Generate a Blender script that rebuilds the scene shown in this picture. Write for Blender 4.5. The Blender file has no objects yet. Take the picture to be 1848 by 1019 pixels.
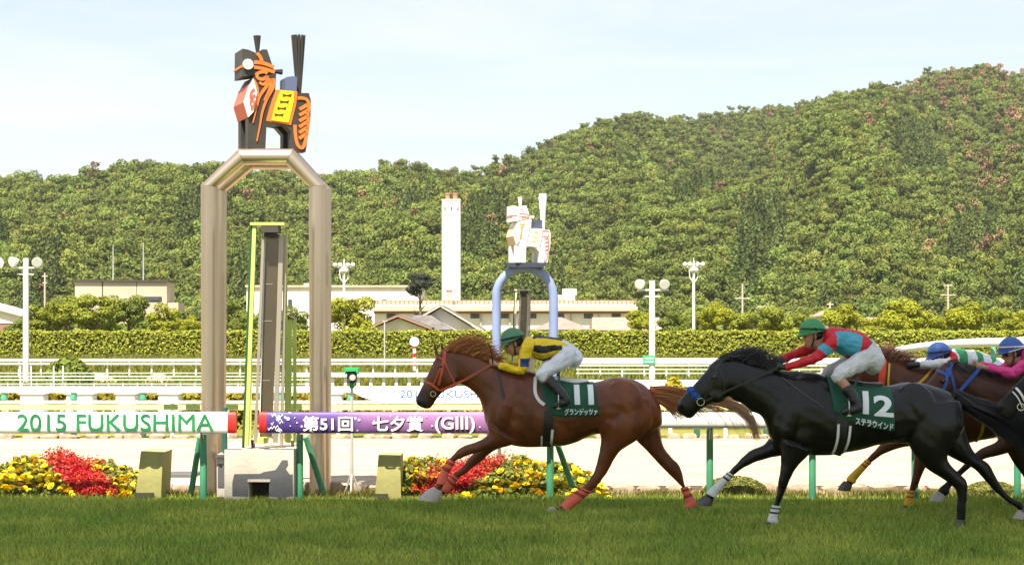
import bpy, math, random
import numpy as np
from mathutils import Vector, Matrix
from mathutils.bvhtree import BVHTree

random.seed(7)
RNG = np.random.default_rng(11)
scene = bpy.context.scene
COL = scene.collection

# ------------------------------------------------------------------ camera, sky, sun, exposure
F = 3240.0          # focal length in photograph pixels (1848 wide)
CX, HY = 924.0, 585.0   # principal column and horizon row
CH = 1.98           # camera height

cam_data = bpy.data.cameras.new('camera')
cam = bpy.data.objects.new('camera', cam_data)
COL.objects.link(cam)
cam.location = (0, 0, CH)
cam.rotation_euler = (math.radians(90), 0, 0)
cam_data.sensor_width = 36.0
cam_data.lens = 36.0 * F / 1848.0
cam_data.shift_y = (HY - 509.5) / 1848.0
cam_data.clip_start = 0.1
cam_data.clip_end = 6000
scene.camera = cam

SUN_EL, SUN_AZ = math.radians(62), math.radians(197)   # azimuth from +Y, clockwise
SV = Vector((math.sin(SUN_AZ) * math.cos(SUN_EL), math.cos(SUN_AZ) * math.cos(SUN_EL), math.sin(SUN_EL)))

world = bpy.data.worlds.new('World')
scene.world = world
world.use_nodes = True
wn = world.node_tree
wn.nodes.clear()
w_out = wn.nodes.new('ShaderNodeOutputWorld')
w_bg = wn.nodes.new('ShaderNodeBackground')
w_sky = wn.nodes.new('ShaderNodeTexSky')
w_sky.sky_type = 'NISHITA'
w_sky.sun_disc = False
w_sky.sun_elevation = SUN_EL
w_sky.sun_rotation = SUN_AZ
w_sky.dust_density = 1.5
w_sky.air_density = 1.0
w_sky.ozone_density = 1.5
# thin cirrus mixed into the sky by direction
w_tc = wn.nodes.new('ShaderNodeTexCoord')
w_map = wn.nodes.new('ShaderNodeMapping')
w_map.inputs['Scale'].default_value = (1.6, 1.6, 11.0)
w_map.inputs['Rotation'].default_value = (0, 0.10, 0)
w_noise = wn.nodes.new('ShaderNodeTexNoise')
w_noise.inputs['Scale'].default_value = 2.1
w_noise.inputs['Detail'].default_value = 7
w_noise.inputs['Roughness'].default_value = 0.55
w_noise.inputs['Distortion'].default_value = 0.5
w_ramp = wn.nodes.new('ShaderNodeValToRGB')
w_ramp.color_ramp.elements[0].position = 0.40
w_ramp.color_ramp.elements[0].color = (0.38, 0.38, 0.38, 1)
w_ramp.color_ramp.elements[1].position = 0.72
w_ramp.color_ramp.elements[1].color = (1.0, 1.0, 1.0, 1)
w_mix = wn.nodes.new('ShaderNodeMix')
w_mix.data_type = 'RGBA'
w_mix.inputs['B'].default_value = (4.75, 4.95, 5.0, 1)
wl = wn.links
wl.new(w_tc.outputs['Generated'], w_map.inputs['Vector'])
wl.new(w_map.outputs['Vector'], w_noise.inputs['Vector'])
wl.new(w_noise.outputs['Fac'], w_ramp.inputs['Fac'])
wl.new(w_ramp.outputs['Color'], w_mix.inputs['Factor'])
wl.new(w_sky.outputs['Color'], w_mix.inputs['A'])
wl.new(w_mix.outputs['Result'], w_bg.inputs['Color'])
w_bg.inputs['Strength'].default_value = 0.066
wl.new(w_bg.outputs['Background'], w_out.inputs['Surface'])

sun_data = bpy.data.lights.new('sun', 'SUN')
sun_data.energy = 4.9
sun_data.angle = math.radians(0.53)
sun_data.color = (1.0, 0.915, 0.75)
sun = bpy.data.objects.new('sun', sun_data)
COL.objects.link(sun)
sun.location = (0, 0, 60)
sun.rotation_euler = (-SV).to_track_quat('-Z', 'Y').to_euler()

scene.view_settings.view_transform = 'Standard'
scene.view_settings.look = 'None'
scene.view_settings.gamma = 1.0
scene.view_settings.use_curve_mapping = False
scene.view_settings.exposure = 1.62
scene.render.engine = 'CYCLES'
scene.cycles.max_bounces = 6
scene.cycles.diffuse_bounces = 3
scene.cycles.transparent_max_bounces = 6
scene.cycles.use_denoising = True

# ------------------------------------------------------------------ helpers
def X(px, d): return (px - CX) / F * d
def Z(py, d): return CH + (HY - py) / F * d
def P(px, py, d): return Vector((X(px, d), d, Z(py, d)))
def S(d): return F / d
def to_px(v): return CX + v[0] * F / v[1], HY - (v[2] - CH) * F / v[1]

MATS = {}
def mat(name, c, r=0.6, c2=None, scale=8.0, bump=0.0, bscale=None, met=0.0, spec=0.4, detail=5, island=0.0, stretch=None,
        trans=0.0, rnd=0.0, lo=0.35, hi=0.65, emit=None, coat=0.0, attr=None, sheen=0.0):
    if name in MATS: return MATS[name]
    m = bpy.data.materials.new(name)
    m.use_nodes = True
    nt = m.node_tree
    b = nt.nodes['Principled BSDF']
    out = nt.nodes['Material Output']
    b.inputs['Roughness'].default_value = r
    b.inputs['Metallic'].default_value = met
    b.inputs['Specular IOR Level'].default_value = spec
    if coat: b.inputs['Coat Weight'].default_value = coat
    if sheen:
        b.inputs['Sheen Weight'].default_value = sheen
    c = (*c[:3], 1)
    b.inputs['Base Color'].default_value = c
    tc = nt.nodes.new('ShaderNodeTexCoord')
    src = tc.outputs['Object']
    if stretch:
        mp = nt.nodes.new('ShaderNodeMapping')
        mp.inputs['Scale'].default_value = stretch
        nt.links.new(src, mp.inputs['Vector'])
        src = mp.outputs['Vector']
    col = None
    if attr:
        a = nt.nodes.new('ShaderNodeAttribute')
        a.attribute_name = attr
        col = a.outputs['Color']
    if c2 is not None:
        n = nt.nodes.new('ShaderNodeTexNoise')
        n.inputs['Scale'].default_value = scale
        n.inputs['Detail'].default_value = detail
        nt.links.new(src, n.inputs['Vector'])
        rp = nt.nodes.new('ShaderNodeValToRGB')
        rp.color_ramp.elements[0].position = lo
        rp.color_ramp.elements[1].position = hi
        rp.color_ramp.elements[0].color = c
        rp.color_ramp.elements[1].color = (*c2[:3], 1)
        nt.links.new(n.outputs['Fac'], rp.inputs['Fac'])
        if col is None:
            col = rp.outputs['Color']
        else:
            mx = nt.nodes.new('ShaderNodeMix'); mx.data_type = 'RGBA'; mx.blend_type = 'MULTIPLY'
            mx.inputs['Factor'].default_value = 1
            nt.links.new(col, mx.inputs['A']); nt.links.new(rp.outputs['Color'], mx.inputs['B'])
            col = mx.outputs['Result']
    if island or rnd:
        hs = nt.nodes.new('ShaderNodeHueSaturation')
        if island:
            g = nt.nodes.new('ShaderNodeNewGeometry')
            rs = g.outputs['Random Per Island']; amt = island
        else:
            g = nt.nodes.new('ShaderNodeObjectInfo')
            rs = g.outputs['Random']; amt = rnd
        mr = nt.nodes.new('ShaderNodeMapRange')
        mr.inputs['To Min'].default_value = 1 - amt
        mr.inputs['To Max'].default_value = 1 + amt
        nt.links.new(rs, mr.inputs['Value'])
        nt.links.new(mr.outputs['Result'], hs.inputs['Value'])
        mh = nt.nodes.new('ShaderNodeMapRange')
        mh.inputs['To Min'].default_value = 0.5 - amt * 0.05
        mh.inputs['To Max'].default_value = 0.5 + amt * 0.05
        ml = nt.nodes.new('ShaderNodeMath'); ml.operation = 'MULTIPLY'; ml.inputs[1].default_value = 7.13
        fr = nt.nodes.new('ShaderNodeMath'); fr.operation = 'FRACT'
        nt.links.new(rs, ml.inputs[0]); nt.links.new(ml.outputs[0], fr.inputs[0])
        nt.links.new(fr.outputs[0], mh.inputs['Value'])
        nt.links.new(mh.outputs['Result'], hs.inputs['Hue'])
        if col is None:
            hs.inputs['Color'].default_value = c
        else:
            nt.links.new(col, hs.inputs['Color'])
        col = hs.outputs['Color']
    if col is not None:
        nt.links.new(col, b.inputs['Base Color'])
    if bump:
        n2 = nt.nodes.new('ShaderNodeTexNoise')
        n2.inputs['Scale'].default_value = bscale or scale * 3
        n2.inputs['Detail'].default_value = 6
        nt.links.new(src, n2.inputs['Vector'])
        bp = nt.nodes.new('ShaderNodeBump')
        bp.inputs['Strength'].default_value = bump
        bp.inputs['Distance'].default_value = 0.02
        nt.links.new(n2.outputs['Fac'], bp.inputs['Height'])
        nt.links.new(bp.outputs['Normal'], b.inputs['Normal'])
    if emit:
        b.inputs['Emission Color'].default_value = (*emit[:3], 1)
        b.inputs['Emission Strength'].default_value = emit[3]
    if trans:
        t = nt.nodes.new('ShaderNodeBsdfTranslucent')
        if col is not None: nt.links.new(col, t.inputs['Color'])
        else: t.inputs['Color'].default_value = c
        ms = nt.nodes.new('ShaderNodeMixShader')
        ms.inputs['Fac'].default_value = trans
        nt.links.new(b.outputs['BSDF'], ms.inputs[1])
        nt.links.new(t.outputs['BSDF'], ms.inputs[2])
        nt.links.new(ms.outputs['Shader'], out.inputs['Surface'])
    MATS[name] = m
    return m

ORG = {}
def org(o): return ORG.get(o.name, Vector((0, 0, 0))) if o else Vector((0, 0, 0))

def tag(o, label=None, cat=None, group=None, kind=None):
    if label: o['label'] = label
    if cat: o['category'] = cat
    if group: o['group'] = group
    if kind: o['kind'] = kind
    return o

def thing(name, label, cat, loc=(0, 0, 0), group=None, rz=0.0):
    o = bpy.data.objects.new(name, None)
    COL.objects.link(o)
    o.empty_display_size = 0.2
    o.location = loc
    o.rotation_euler = (0, 0, rz)
    ORG[o.name] = Vector(loc)
    return tag(o, label, cat, group)

def np_mesh(name, v, f):
    v = np.asarray(v, dtype=np.float32); f = np.asarray(f, dtype=np.int32)
    me = bpy.data.meshes.new(name)
    nf, k = f.shape
    me.vertices.add(len(v)); me.vertices.foreach_set('co', v.ravel())
    me.loops.add(nf * k); me.loops.foreach_set('vertex_index', f.ravel())
    me.polygons.add(nf)
    me.polygons.foreach_set('loop_start', np.arange(0, nf * k, k, dtype=np.int32))
    me.polygons.foreach_set('loop_total', np.full(nf, k, dtype=np.int32))
    me.update(calc_edges=True)
    return me

def link_mesh(name, me, m, parent=None, smooth=False, midx=None):
    o = bpy.data.objects.new(name, me)
    COL.objects.link(o)
    for mm in (m if isinstance(m, (list, tuple)) else [m]):
        me.materials.append(mm)
    if midx is not None:
        me.polygons.foreach_set('material_index', np.asarray(midx, dtype=np.int32))
    if smooth:
        me.polygons.foreach_set('use_smooth', np.ones(len(me.polygons), dtype=bool))
    if parent:
        o.parent = parent
        ORG[o.name] = org(parent)
    return o

def np_obj(name, v, f, m, parent=None, smooth=False, midx=None):
    v = np.asarray(v, dtype=np.float32) - np.array(org(parent), dtype=np.float32)
    return link_mesh(name, np_mesh(name, v, f), m, parent, smooth, midx)

class MB:
    """collects shapes that make ONE part"""
    def __init__(s): s.v = []; s.f = []; s.mi = []
    def add(s, v, f, mi=0):
        n = len(s.v)
        s.v += [tuple(p) for p in v]
        s.f += [tuple(i + n for i in q) for q in f]
        s.mi += [mi] * len(f)
        return s
    def box(s, lo, hi, mi=0, bev=0.0):
        x0, y0, z0 = lo; x1, y1, z1 = hi
        if bev > 0:
            return s.bevbox(lo, hi, bev, mi)
        v = [(x0,y0,z0),(x1,y0,z0),(x1,y1,z0),(x0,y1,z0),(x0,y0,z1),(x1,y0,z1),(x1,y1,z1),(x0,y1,z1)]
        f = [(0,3,2,1),(4,5,6,7),(0,1,5,4),(1,2,6,5),(2,3,7,6),(3,0,4,7)]
        return s.add(v, f, mi)
    def bevbox(s, lo, hi, b, mi=0):
        x0, y0, z0 = lo; x1, y1, z1 = hi
        v = []
        rings = [(z0, b), (z0 + b, 0), (z1 - b, 0), (z1, b)]
        for z, i in rings:
            c = b
            v += [(x0+c+0, y0+i, z), (x1-c, y0+i, z), (x1-i, y0+c, z), (x1-i, y1-c, z), (x1-c, y1-i, z), (x0+c, y1-i, z), (x0+i, y1-c, z), (x0+i, y0+c, z)]
        f = [tuple(range(7, -1, -1)), tuple(range(24, 32))]
        for r in range(3):
            for i in range(8):
                j = (i + 1) % 8
                f.append((r*8+i, r*8+j, r*8+8+j, r*8+8+i))
        return s.add(v, f, mi)
    def prism(s, pts, y0, y1, mi=0):
        """polygon in xz extruded along y"""
        n = len(pts)
        area = sum(pts[i][0]*pts[(i+1)%n][1] - pts[(i+1)%n][0]*pts[i][1] for i in range(n))
        if area < 0: pts = pts[::-1]
        v = [(p[0], y0, p[1]) for p in pts] + [(p[0], y1, p[1]) for p in pts]
        f = [tuple(range(n)), tuple(range(2*n-1, n-1, -1))]
        for i in range(n):
            j = (i + 1) % n
            f.append((j, i, n + i, n + j))
        return s.add(v, f, mi)
    def tube(s, pts, r, n=10, mi=0, caps=True, flat=1.0):
        pts = [Vector(p) for p in pts]
        rr = r if isinstance(r, (list, tuple)) else [r] * len(pts)
        t0 = (pts[1] - pts[0]).normalized()
        up = Vector((0, 1, 0)) if abs(t0.y) < 0.9 else Vector((1, 0, 0))
        v = []
        for i, p in enumerate(pts):
            a = pts[max(i-1, 0)]; c = pts[min(i+1, len(pts)-1)]
            t = (c - a).normalized()
            n1 = t.cross(up)
            if n1.length < 1e-5: n1 = t.cross(Vector((0.3, 0.2, 0.9)))
            n1.normalize()
            n2 = n1.cross(t).normalized()
            k = 1.0
            if 0 < i < len(pts) - 1:      # mitre
                d1 = (p - a).normalized(); d2 = (c - p).normalized()
                k = 1.0 / max(0.5, math.sqrt(max(0.25, (1 + d1.dot(d2)) / 2)))
            for j in range(n):
                an = 2 * math.pi * j / n
                v.append(p + n1 * math.cos(an) * rr[i] * k + n2 * math.sin(an) * rr[i] * flat)
        f = []
        for i in range(len(pts) - 1):
            for j in range(n):
                k = (j + 1) % n
                f.append((i*n+j, i*n+k, (i+1)*n+k, (i+1)*n+j))
        if caps:
            f.append(tuple(range(n-1, -1, -1)))
            f.append(tuple((len(pts)-1)*n + j for j in range(n)))
        return s.add(v, f, mi)
    def ellipsoid(s, c, r, nu=12, nv=8, mi=0, rot=None, zmin=-1.0):
        v = []; f = []
        c = Vector(c)
        for i in range(nv + 1):
            sp = max(zmin, -1.0) + (1 - max(zmin, -1.0)) * i / nv if zmin > -1 else None
            th = math.asin(max(-1, min(1, sp))) if sp is not None else -math.pi/2 + math.pi * i / nv
            if zmin > -1:
                t0 = math.asin(zmin); th = t0 + (math.pi/2 - t0) * i / nv
            for j in range(nu):
                a = 2 * math.pi * j / nu
                p = Vector((r[0]*math.cos(th)*math.cos(a), r[1]*math.cos(th)*math.sin(a), r[2]*math.sin(th)))
                if rot is not None: p = rot @ p
                v.append(c + p)
        for i in range(nv):
            for j in range(nu):
                k = (j + 1) % nu
                f.append((i*nu+j, i*nu+k, (i+1)*nu+k, (i+1)*nu+j))
        f.append(tuple(range(nu-1, -1, -1)))
        f.append(tuple(nv*nu + j for j in range(nu)))
        return s.add(v, f, mi)
    def build(s, name, m, parent=None, smooth=False, local=False):
        o_ = Vector((0, 0, 0)) if local else org(parent)
        me = bpy.data.meshes.new(name)
        me.from_pydata([(p[0]-o_.x, p[1]-o_.y, p[2]-o_.z) for p in s.v], [], s.f)
        me.update()
        o = link_mesh(name, me, m, parent, False, s.mi)
        if smooth:
            me.polygons.foreach_set('use_smooth', np.ones(len(me.polygons), dtype=bool))
            me.set_sharp_from_angle(angle=math.radians(40))
        return o

def crom(pts, k=4):
    """Catmull-Rom resample of rows of numbers"""
    a = np.array(pts, dtype=float)
    n = len(a)
    out = []
    for i in range(n - 1):
        p0 = a[max(i-1, 0)]; p1 = a[i]; p2 = a[i+1]; p3 = a[min(i+2, n-1)]
        for j in range(k):
            t = j / k
            out.append(0.5*((2*p1)+(-p0+p2)*t+(2*p0-5*p1+4*p2-p3)*t*t+(-p0+3*p1-3*p2+p3)*t**3))
    out.append(a[-1])
    return np.array(out)

def loft(mb, rows, n=16, mi=0, k=4, power=2.0):
    """rows: (ax,az,bx,bz,half_width,y) in world metres; rings span a-b in the xz plane and half_width along y"""
    rows = crom(rows, k)
    v = []
    for r in rows:
        a = np.array((r[0], r[1])); b = np.array((r[2], r[3]))
        c = (a + b) / 2; h = (a - b) / 2
        for j in range(n):
            t = 2 * math.pi * j / n
            ct, st = math.cos(t), math.sin(t)
            if power != 2.0:
                ct = math.copysign(abs(ct) ** (2/power), ct); st = math.copysign(abs(st) ** (2/power), st)
            v.append((c[0] + h[0]*ct, r[5] + r[4]*st, c[1] + h[1]*ct))
    f = []
    m = len(rows)
    for i in range(m - 1):
        for j in range(n):
            q = (j + 1) % n
            f.append((i*n+j, i*n+q, (i+1)*n+q, (i+1)*n+j))
    f.append(tuple(range(n-1, -1, -1)))
    f.append(tuple((m-1)*n + j for j in range(n)))
    mb.add(v, f, mi)

def crease(co, no, amp, fr):
    u = np.stack([c0 for c0 in (co[:, 0]*fr[0] + co[:, 2]*fr[0]*0.5, co[:, 1]*fr[1], co[:, 2]*fr[2] - co[:, 0]*fr[2]*0.35)], axis=1)
    rg = np.random.default_rng(int(fr[2]*7))
    q = np.zeros(len(co))
    for _ in range(9):                                  # fast smooth noise: waves in random directions, warped
        k = rg.normal(size=3)*1.9; ph = rg.uniform(0, 6.28)
        q += np.sin(u @ k + ph + 0.9*np.sin(u @ (rg.normal(size=3)*0.8) + ph*2))
    q /= 4.2
    return (co + no*(amp*q)[:, None]).astype(np.float32)

def fuse(name, mb, voxel, iters, m, parent=None, midx_fn=None, folds=None):
    """union of the closed shapes in mb as ONE continuous skin"""
    me = bpy.data.meshes.new('tmp'); me.from_pydata(mb.v, [], mb.f); me.update()
    o = bpy.data.objects.new('tmp', me); COL.objects.link(o)
    r = o.modifiers.new('r', 'REMESH'); r.mode = 'VOXEL'; r.voxel_size = voxel; r.use_smooth_shade = True
    s = o.modifiers.new('s', 'SMOOTH'); s.factor = 0.5; s.iterations = iters
    dg = bpy.context.evaluated_depsgraph_get()
    me2 = bpy.data.meshes.new_from_object(o.evaluated_get(dg))
    bpy.data.objects.remove(o); bpy.data.meshes.remove(me)
    me2.name = name
    co = np.empty(len(me2.vertices) * 3, dtype=np.float32)
    me2.vertices.foreach_get('co', co)
    co = co.reshape(-1, 3)
    if folds:
        no = np.empty(len(me2.vertices) * 3, dtype=np.float32)
        me2.vertices.foreach_get('normal', no)
        no = no.reshape(-1, 3)
        for amp, fr in folds: co = crease(co, no, amp, fr)
    bvh = BVHTree.FromPolygons([tuple(c) for c in co], [tuple(p.vertices) for p in me2.polygons])
    midx = None
    if midx_fn:
        cen = np.empty(len(me2.polygons) * 3, dtype=np.float32)
        me2.polygons.foreach_get('center', cen)
        midx = midx_fn(cen.reshape(-1, 3))
    wco = co.copy()
    me2.vertices.foreach_set('co', (co - np.array(org(parent), dtype=np.float32)).ravel())
    me2.materials.clear()
    ob = link_mesh(name, me2, m, parent, True, midx)
    return ob, bvh, wco

def set_color(ob, cols):
    a = ob.data.color_attributes.new('coat', 'FLOAT_COLOR', 'POINT')
    c = np.ones((len(cols), 4), dtype=np.float32); c[:, :3] = cols
    a.data.foreach_set('color', c.ravel())

def leaves(cent, size, up=None, rng=RNG, rand=0.75):
    """leaf-sized quads at the given centres; up: preferred normals"""
    n = len(cent)
    nr = rng.normal(size=(n, 3))
    if up is not None: nr = nr * rand + up
    nr /= np.linalg.norm(nr, axis=1)[:, None] + 1e-9
    t = np.cross(nr, rng.normal(size=(n, 3)))
    t /= np.linalg.norm(t, axis=1)[:, None] + 1e-9
    b = np.cross(nr, t)
    sz = (np.asarray(size) * rng.uniform(0.6, 1.35, n))[:, None]
    v = np.stack([cent - t*sz*0.5, cent + b*sz*0.33 + nr*sz*0.1, cent + t*sz*0.5, cent - b*sz*0.33 + nr*sz*0.1], axis=1).reshape(-1, 3)
    f = np.arange(4 * n).reshape(-1, 4)
    return v, f

def blades(pos, h, w, lean, rng=RNG):
    """single-triangle grass blades"""
    n = len(pos)
    an = rng.uniform(0, 2*np.pi, n)
    dx = np.stack([np.cos(an), np.sin(an), np.zeros(n)], axis=1) * (np.asarray(w) * rng.uniform(0.6, 1.3, n))[:, None] * 0.5
    hh = np.asarray(h) * rng.uniform(0.5, 1.3, n)
    la = rng.uniform(0, 2*np.pi, n)
    ll = hh * lean * rng.uniform(0.2, 1.2, n)
    tip = pos + np.stack([np.cos(la)*ll, np.sin(la)*ll, hh], axis=1)
    v = np.stack([pos - dx, pos + dx, tip], axis=1).reshape(-1, 3)
    return v, np.arange(3*n).reshape(-1, 3)

def text_mesh(body, x0, x1, z0, z1, bold=0.0):
    """text as flat triangles fitted to a rectangle: list of (x,z), faces"""
    c = bpy.data.curves.new('t', 'FONT'); c.body = body; c.offset = bold; c.resolution_u = 4; c.space_character = 1.0 + 1.6*bold
    o = bpy.data.objects.new('t', c); COL.objects.link(o)
    dg = bpy.context.evaluated_depsgraph_get()
    me = bpy.data.meshes.new_from_object(o.evaluated_get(dg))
    v = np.array([q.co[:2] for q in me.vertices]); f = [tuple(p.vertices) for p in me.polygons]
    bpy.data.objects.remove(o); bpy.data.curves.remove(c); bpy.data.meshes.remove(me)
    lo = v.min(0); hi = v.max(0)
    v = (v - lo) / (hi - lo)
    v[:, 0] = x0 + v[:, 0] * (x1 - x0); v[:, 1] = z0 + v[:, 1] * (z1 - z0)
    return v, f

def copy_tree(o, parent=None):
    c = o.copy(); COL.objects.link(c); c.parent = parent
    ORG[c.name] = org(o)
    for ch in list(o.children): copy_tree(ch, c)
    return c

# ================================================================== SETTING
def sheet(name, x0, x1, y0, y1, z, m, kind='structure', nx=1, ny=1):
    xs = np.linspace(x0, x1, nx + 1); ys = np.linspace(y0, y1, ny + 1)
    v = [(x, y, z) for y in ys for x in xs]
    f = [(j*(nx+1)+i, j*(nx+1)+i+1, (j+1)*(nx+1)+i+1, (j+1)*(nx+1)+i) for j in range(ny) for i in range(nx)]
    o = MB().add(v, f).build(name, m)
    return tag(o, kind=kind)

m_field = mat('infield_grass', (0.10, 0.115, 0.02), 0.9, (0.19, 0.17, 0.04), 0.35, 0.3, 30, spec=0.1)
m_turf = mat('turf_soil', (0.13, 0.16, 0.03), 0.95, (0.17, 0.19, 0.04), 3.0, 0.4, 60, spec=0.05)
m_dirt = mat('sand', (0.245, 0.19, 0.125), 0.95, (0.40, 0.32, 0.23), 2.2, 0.8, 7, spec=0.1, stretch=(0.3, 2.2, 1), lo=0.30, hi=0.50, detail=8)
m_verge = mat('verge_soil', (0.16, 0.12, 0.06), 0.95, (0.26, 0.20, 0.10), 4, 0.5, 40, spec=0.05)
sheet('ground', -2500, 2500, -80, 3000, -0.016, m_field)
sheet('turf_track', -60, 60, -6, 20.25, 0.0, m_turf)
sheet('path', -60, 60, -40, -6, -0.004, mat('concrete_apron', (0.32, 0.31, 0.29), 0.9, (0.40, 0.39, 0.36), 2))
sheet('verge', -60, 60, 20.25, 21.45, -0.004, m_verge)
sheet('dirt_track', -60, 60, 21.45, 31.35, -0.008, m_dirt)

# turf blades in the near strip (shaded side of the finish line)
m_blade = mat('turf_blade', (0.25, 0.35, 0.050), 0.6, (0.39, 0.45, 0.075), 0.9, spec=0.35, island=0.62, trans=0.3, lo=0.42, hi=0.60)
n = 230000
yy = RNG.uniform(14.0, 20.28, n)
xx = RNG.uniform(-1, 1, n) * (yy * 0.30 + 0.5)
patch = 0.5 + 0.5*np.sin(xx*1.7 + 2*np.sin(yy*1.3))*np.sin(yy*2.3 + xx*0.6)
pos = np.stack([xx, yy, np.full(n, -0.002)], axis=1)
v, f = blades(pos, 0.055 + 0.035*patch, 0.013, 0.75)
tag(np_obj('turf_grass', v, f, m_blade), 'short dense green turf of the race track in the shade', 'grass', kind='stuff')
# ragged sunlit grass along the rail
n = 26000
yy = RNG.uniform(20.15, 21.35, n)
xx = RNG.uniform(-7.6, 7.6, n)
keep = (np.sin(xx*3.1)+np.sin(xx*7.7+1.2)+RNG.normal(size=n)*0.9) > -0.3 - 2.2*(yy < 20.45)
pos = np.stack([xx, yy, np.full(n, -0.006)], axis=1)[keep]
v, f = blades(pos, 0.10*np.clip((21.6-pos[:, 1]), 0.35, 1.2), 0.012, 0.6)
tag(np_obj('verge_grass', v, f, mat('verge_blade', (0.17, 0.17, 0.035), 0.7, spec=0.2, island=0.5, trans=0.35)),
    'dry yellow green grass along the foot of the rail', 'grass', kind='stuff')
# infield grass tufts
n = 90000
yy = 35 + 70*RNG.uniform(0, 1, n)**1.4
xx = RNG.uniform(-1, 1, n) * (yy*0.30 + 1)
pos = np.stack([xx, yy, np.full(n, -0.02)], axis=1)
v, f = blades(pos, 0.16 + yy*0.0015, 0.05 + yy*0.0006, 0.6)
tag(np_obj('infield_tufts', v, f, mat('infield_blade', (0.15, 0.155, 0.028), 0.8, spec=0.1, island=0.45, trans=0.3)),
    'yellow green rough grass of the infield', 'grass', kind='stuff')

# grandstand behind the camera: unseen, its roof cut to shade just the visible turf
def grandstand():
    te = SV.z / -SV.y                                     # rise per metre along -y
    edge_y, = (3.0,)
    edge_z = (19.85 - edge_y) * te
    g = thing('grandstand', 'covered concrete grandstand with a roof sized to shade the turf beside the home straight', 'grandstand', (0, -14, 0))
    m_c = mat('stand_concrete', (0.42, 0.41, 0.38), 0.85, (0.5, 0.49, 0.46), 1.5)
    m_r = mat('stand_roof', (0.6, 0.6, 0.58), 0.6)
    MB().box((-15, -4.8, edge_z), (7, edge_y, edge_z + 0.5)).build('roof', m_r, g)
    MB().box((-15, edge_y - 0.35, edge_z - 1.2), (7, edge_y - 0.05, edge_z - 0.003)).build('fascia', m_r, g)
    for k in range(3):
        x = -14 + 10*k
        MB().box((x-0.35, -4.6, 0), (x+0.35, -3.9, edge_z - 0.003)).build('column', m_c, g)
    for k in range(9):
        MB().box((-15, -6.2 - 0.8*(k+1), 0), (7, -6.2 - 0.8*k - 0.003, 0.40*(k+1))).build('step', m_c, g)
grandstand()

# ------------------------------------------------------------------ hill and wood
RIDGE = [(-400,330),(-150,328),(0,324),(60,322),(110,318),(170,305),(250,296),(300,291),(370,300),(430,305),(540,318),(600,312),(650,308),(720,297),
         (790,300),(850,302),(900,287),(950,266),(1000,247),(1050,228),(1100,212),(1160,203),(1230,200),(1300,190),(1370,180),(1430,177),
         (1500,165),(1560,155),(1620,135),(1680,120),(1740,115),(1800,117),(1848,130),(2000,165),(2400,260)]
rx = np.array([r[0] for r in RIDGE], float); ry = np.array([r[1] for r in RIDGE], float)
D0 = 330.0
def ridge_d(px): return 560 + 380/(1 + np.exp(-(px - 900)/120.0)) + 25*np.sin(px/170.0)
def hill_pt(px, t):
    dr = ridge_d(px)
    zr = CH + (HY - np.interp(px, rx, ry)) / F * dr - 6.0 - 4.5/(1 + np.exp(-(px - 900)/120.0))
    wob = 0.085*np.sin(px/61.0 + 3*t) + 0.075*np.sin(px/97.0 - 5*t + 1.0) + 0.03*np.sin(px/31.0 + 9*t)
    tt = np.clip(t, 0, 1)
    g = tt**0.95 + wob*np.sin(np.pi*tt)
    z = zr*np.clip(g, 0, 1.05) - np.clip(t - 1, 0, 1)*zr*1.5 - 1.0*(t <= 0.0)
    d = D0 + t*(dr - D0)
    return np.stack([(px - CX)/F*d, d, z], axis=-1)
pg, tg = np.meshgrid(np.linspace(-400, 2400, 140), np.linspace(0, 1.3, 40))
hv = hill_pt(pg.ravel(), tg.ravel())
hf = [(j*140+i, j*140+i+1, (j+1)*140+i+1, (j+1)*140+i) for j in range(39) for i in range(139)]
o = np_obj('hill', hv, np.array(hf), mat('hill_undergrowth', (0.035, 0.048, 0.018), 0.95, (0.055, 0.065, 0.025), 0.02, spec=0.05), smooth=True)
tag(o, kind='structure')

def crown_points(rng, n, blobs, rad, flat=0.75, hollow=True):
    cs = []; ups = []
    per = n // len(blobs)
    for (bx, by, bz, br) in blobs:
        q = rng.normal(size=(per, 3)); q /= np.linalg.norm(q, axis=1)[:, None]
        rr = br * rng.uniform(0.72 if hollow else 0.1, 1.0, per)[:, None]
        p = q*rr; p[:, 2] *= flat
        cs.append(p + np.array((bx, by, bz))); ups.append(q + np.array((0, 0, 0.35)))
    return np.concatenate(cs), np.concatenate(ups)

def round_crown(rng, n, size, nb=12, tall=1.0, leaf=0.17):
    """crown of unit-ish radius `size`, made of leaf clumps"""
    blobs = [(0, 0, size*0.75*tall, size*0.62)]
    for k in range(nb):
        a = 2*math.pi*k/nb*2.4 + rng.uniform(-.4, .4)
        zz = rng.uniform(0.35, 1.45)*size*tall
        w = math.sqrt(max(0.05, 1 - ((zz/(size*tall) - 0.8)/0.95)**2))
        r = size*w*rng.uniform(0.45, 0.72)
        blobs.append((r*math.cos(a), r*math.sin(a), zz, size*rng.uniform(0.30, 0.46)))
    c, u = crown_points(rng, n, blobs, size)
    return leaves(c, leaf*size, u, rng, 0.45)

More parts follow.
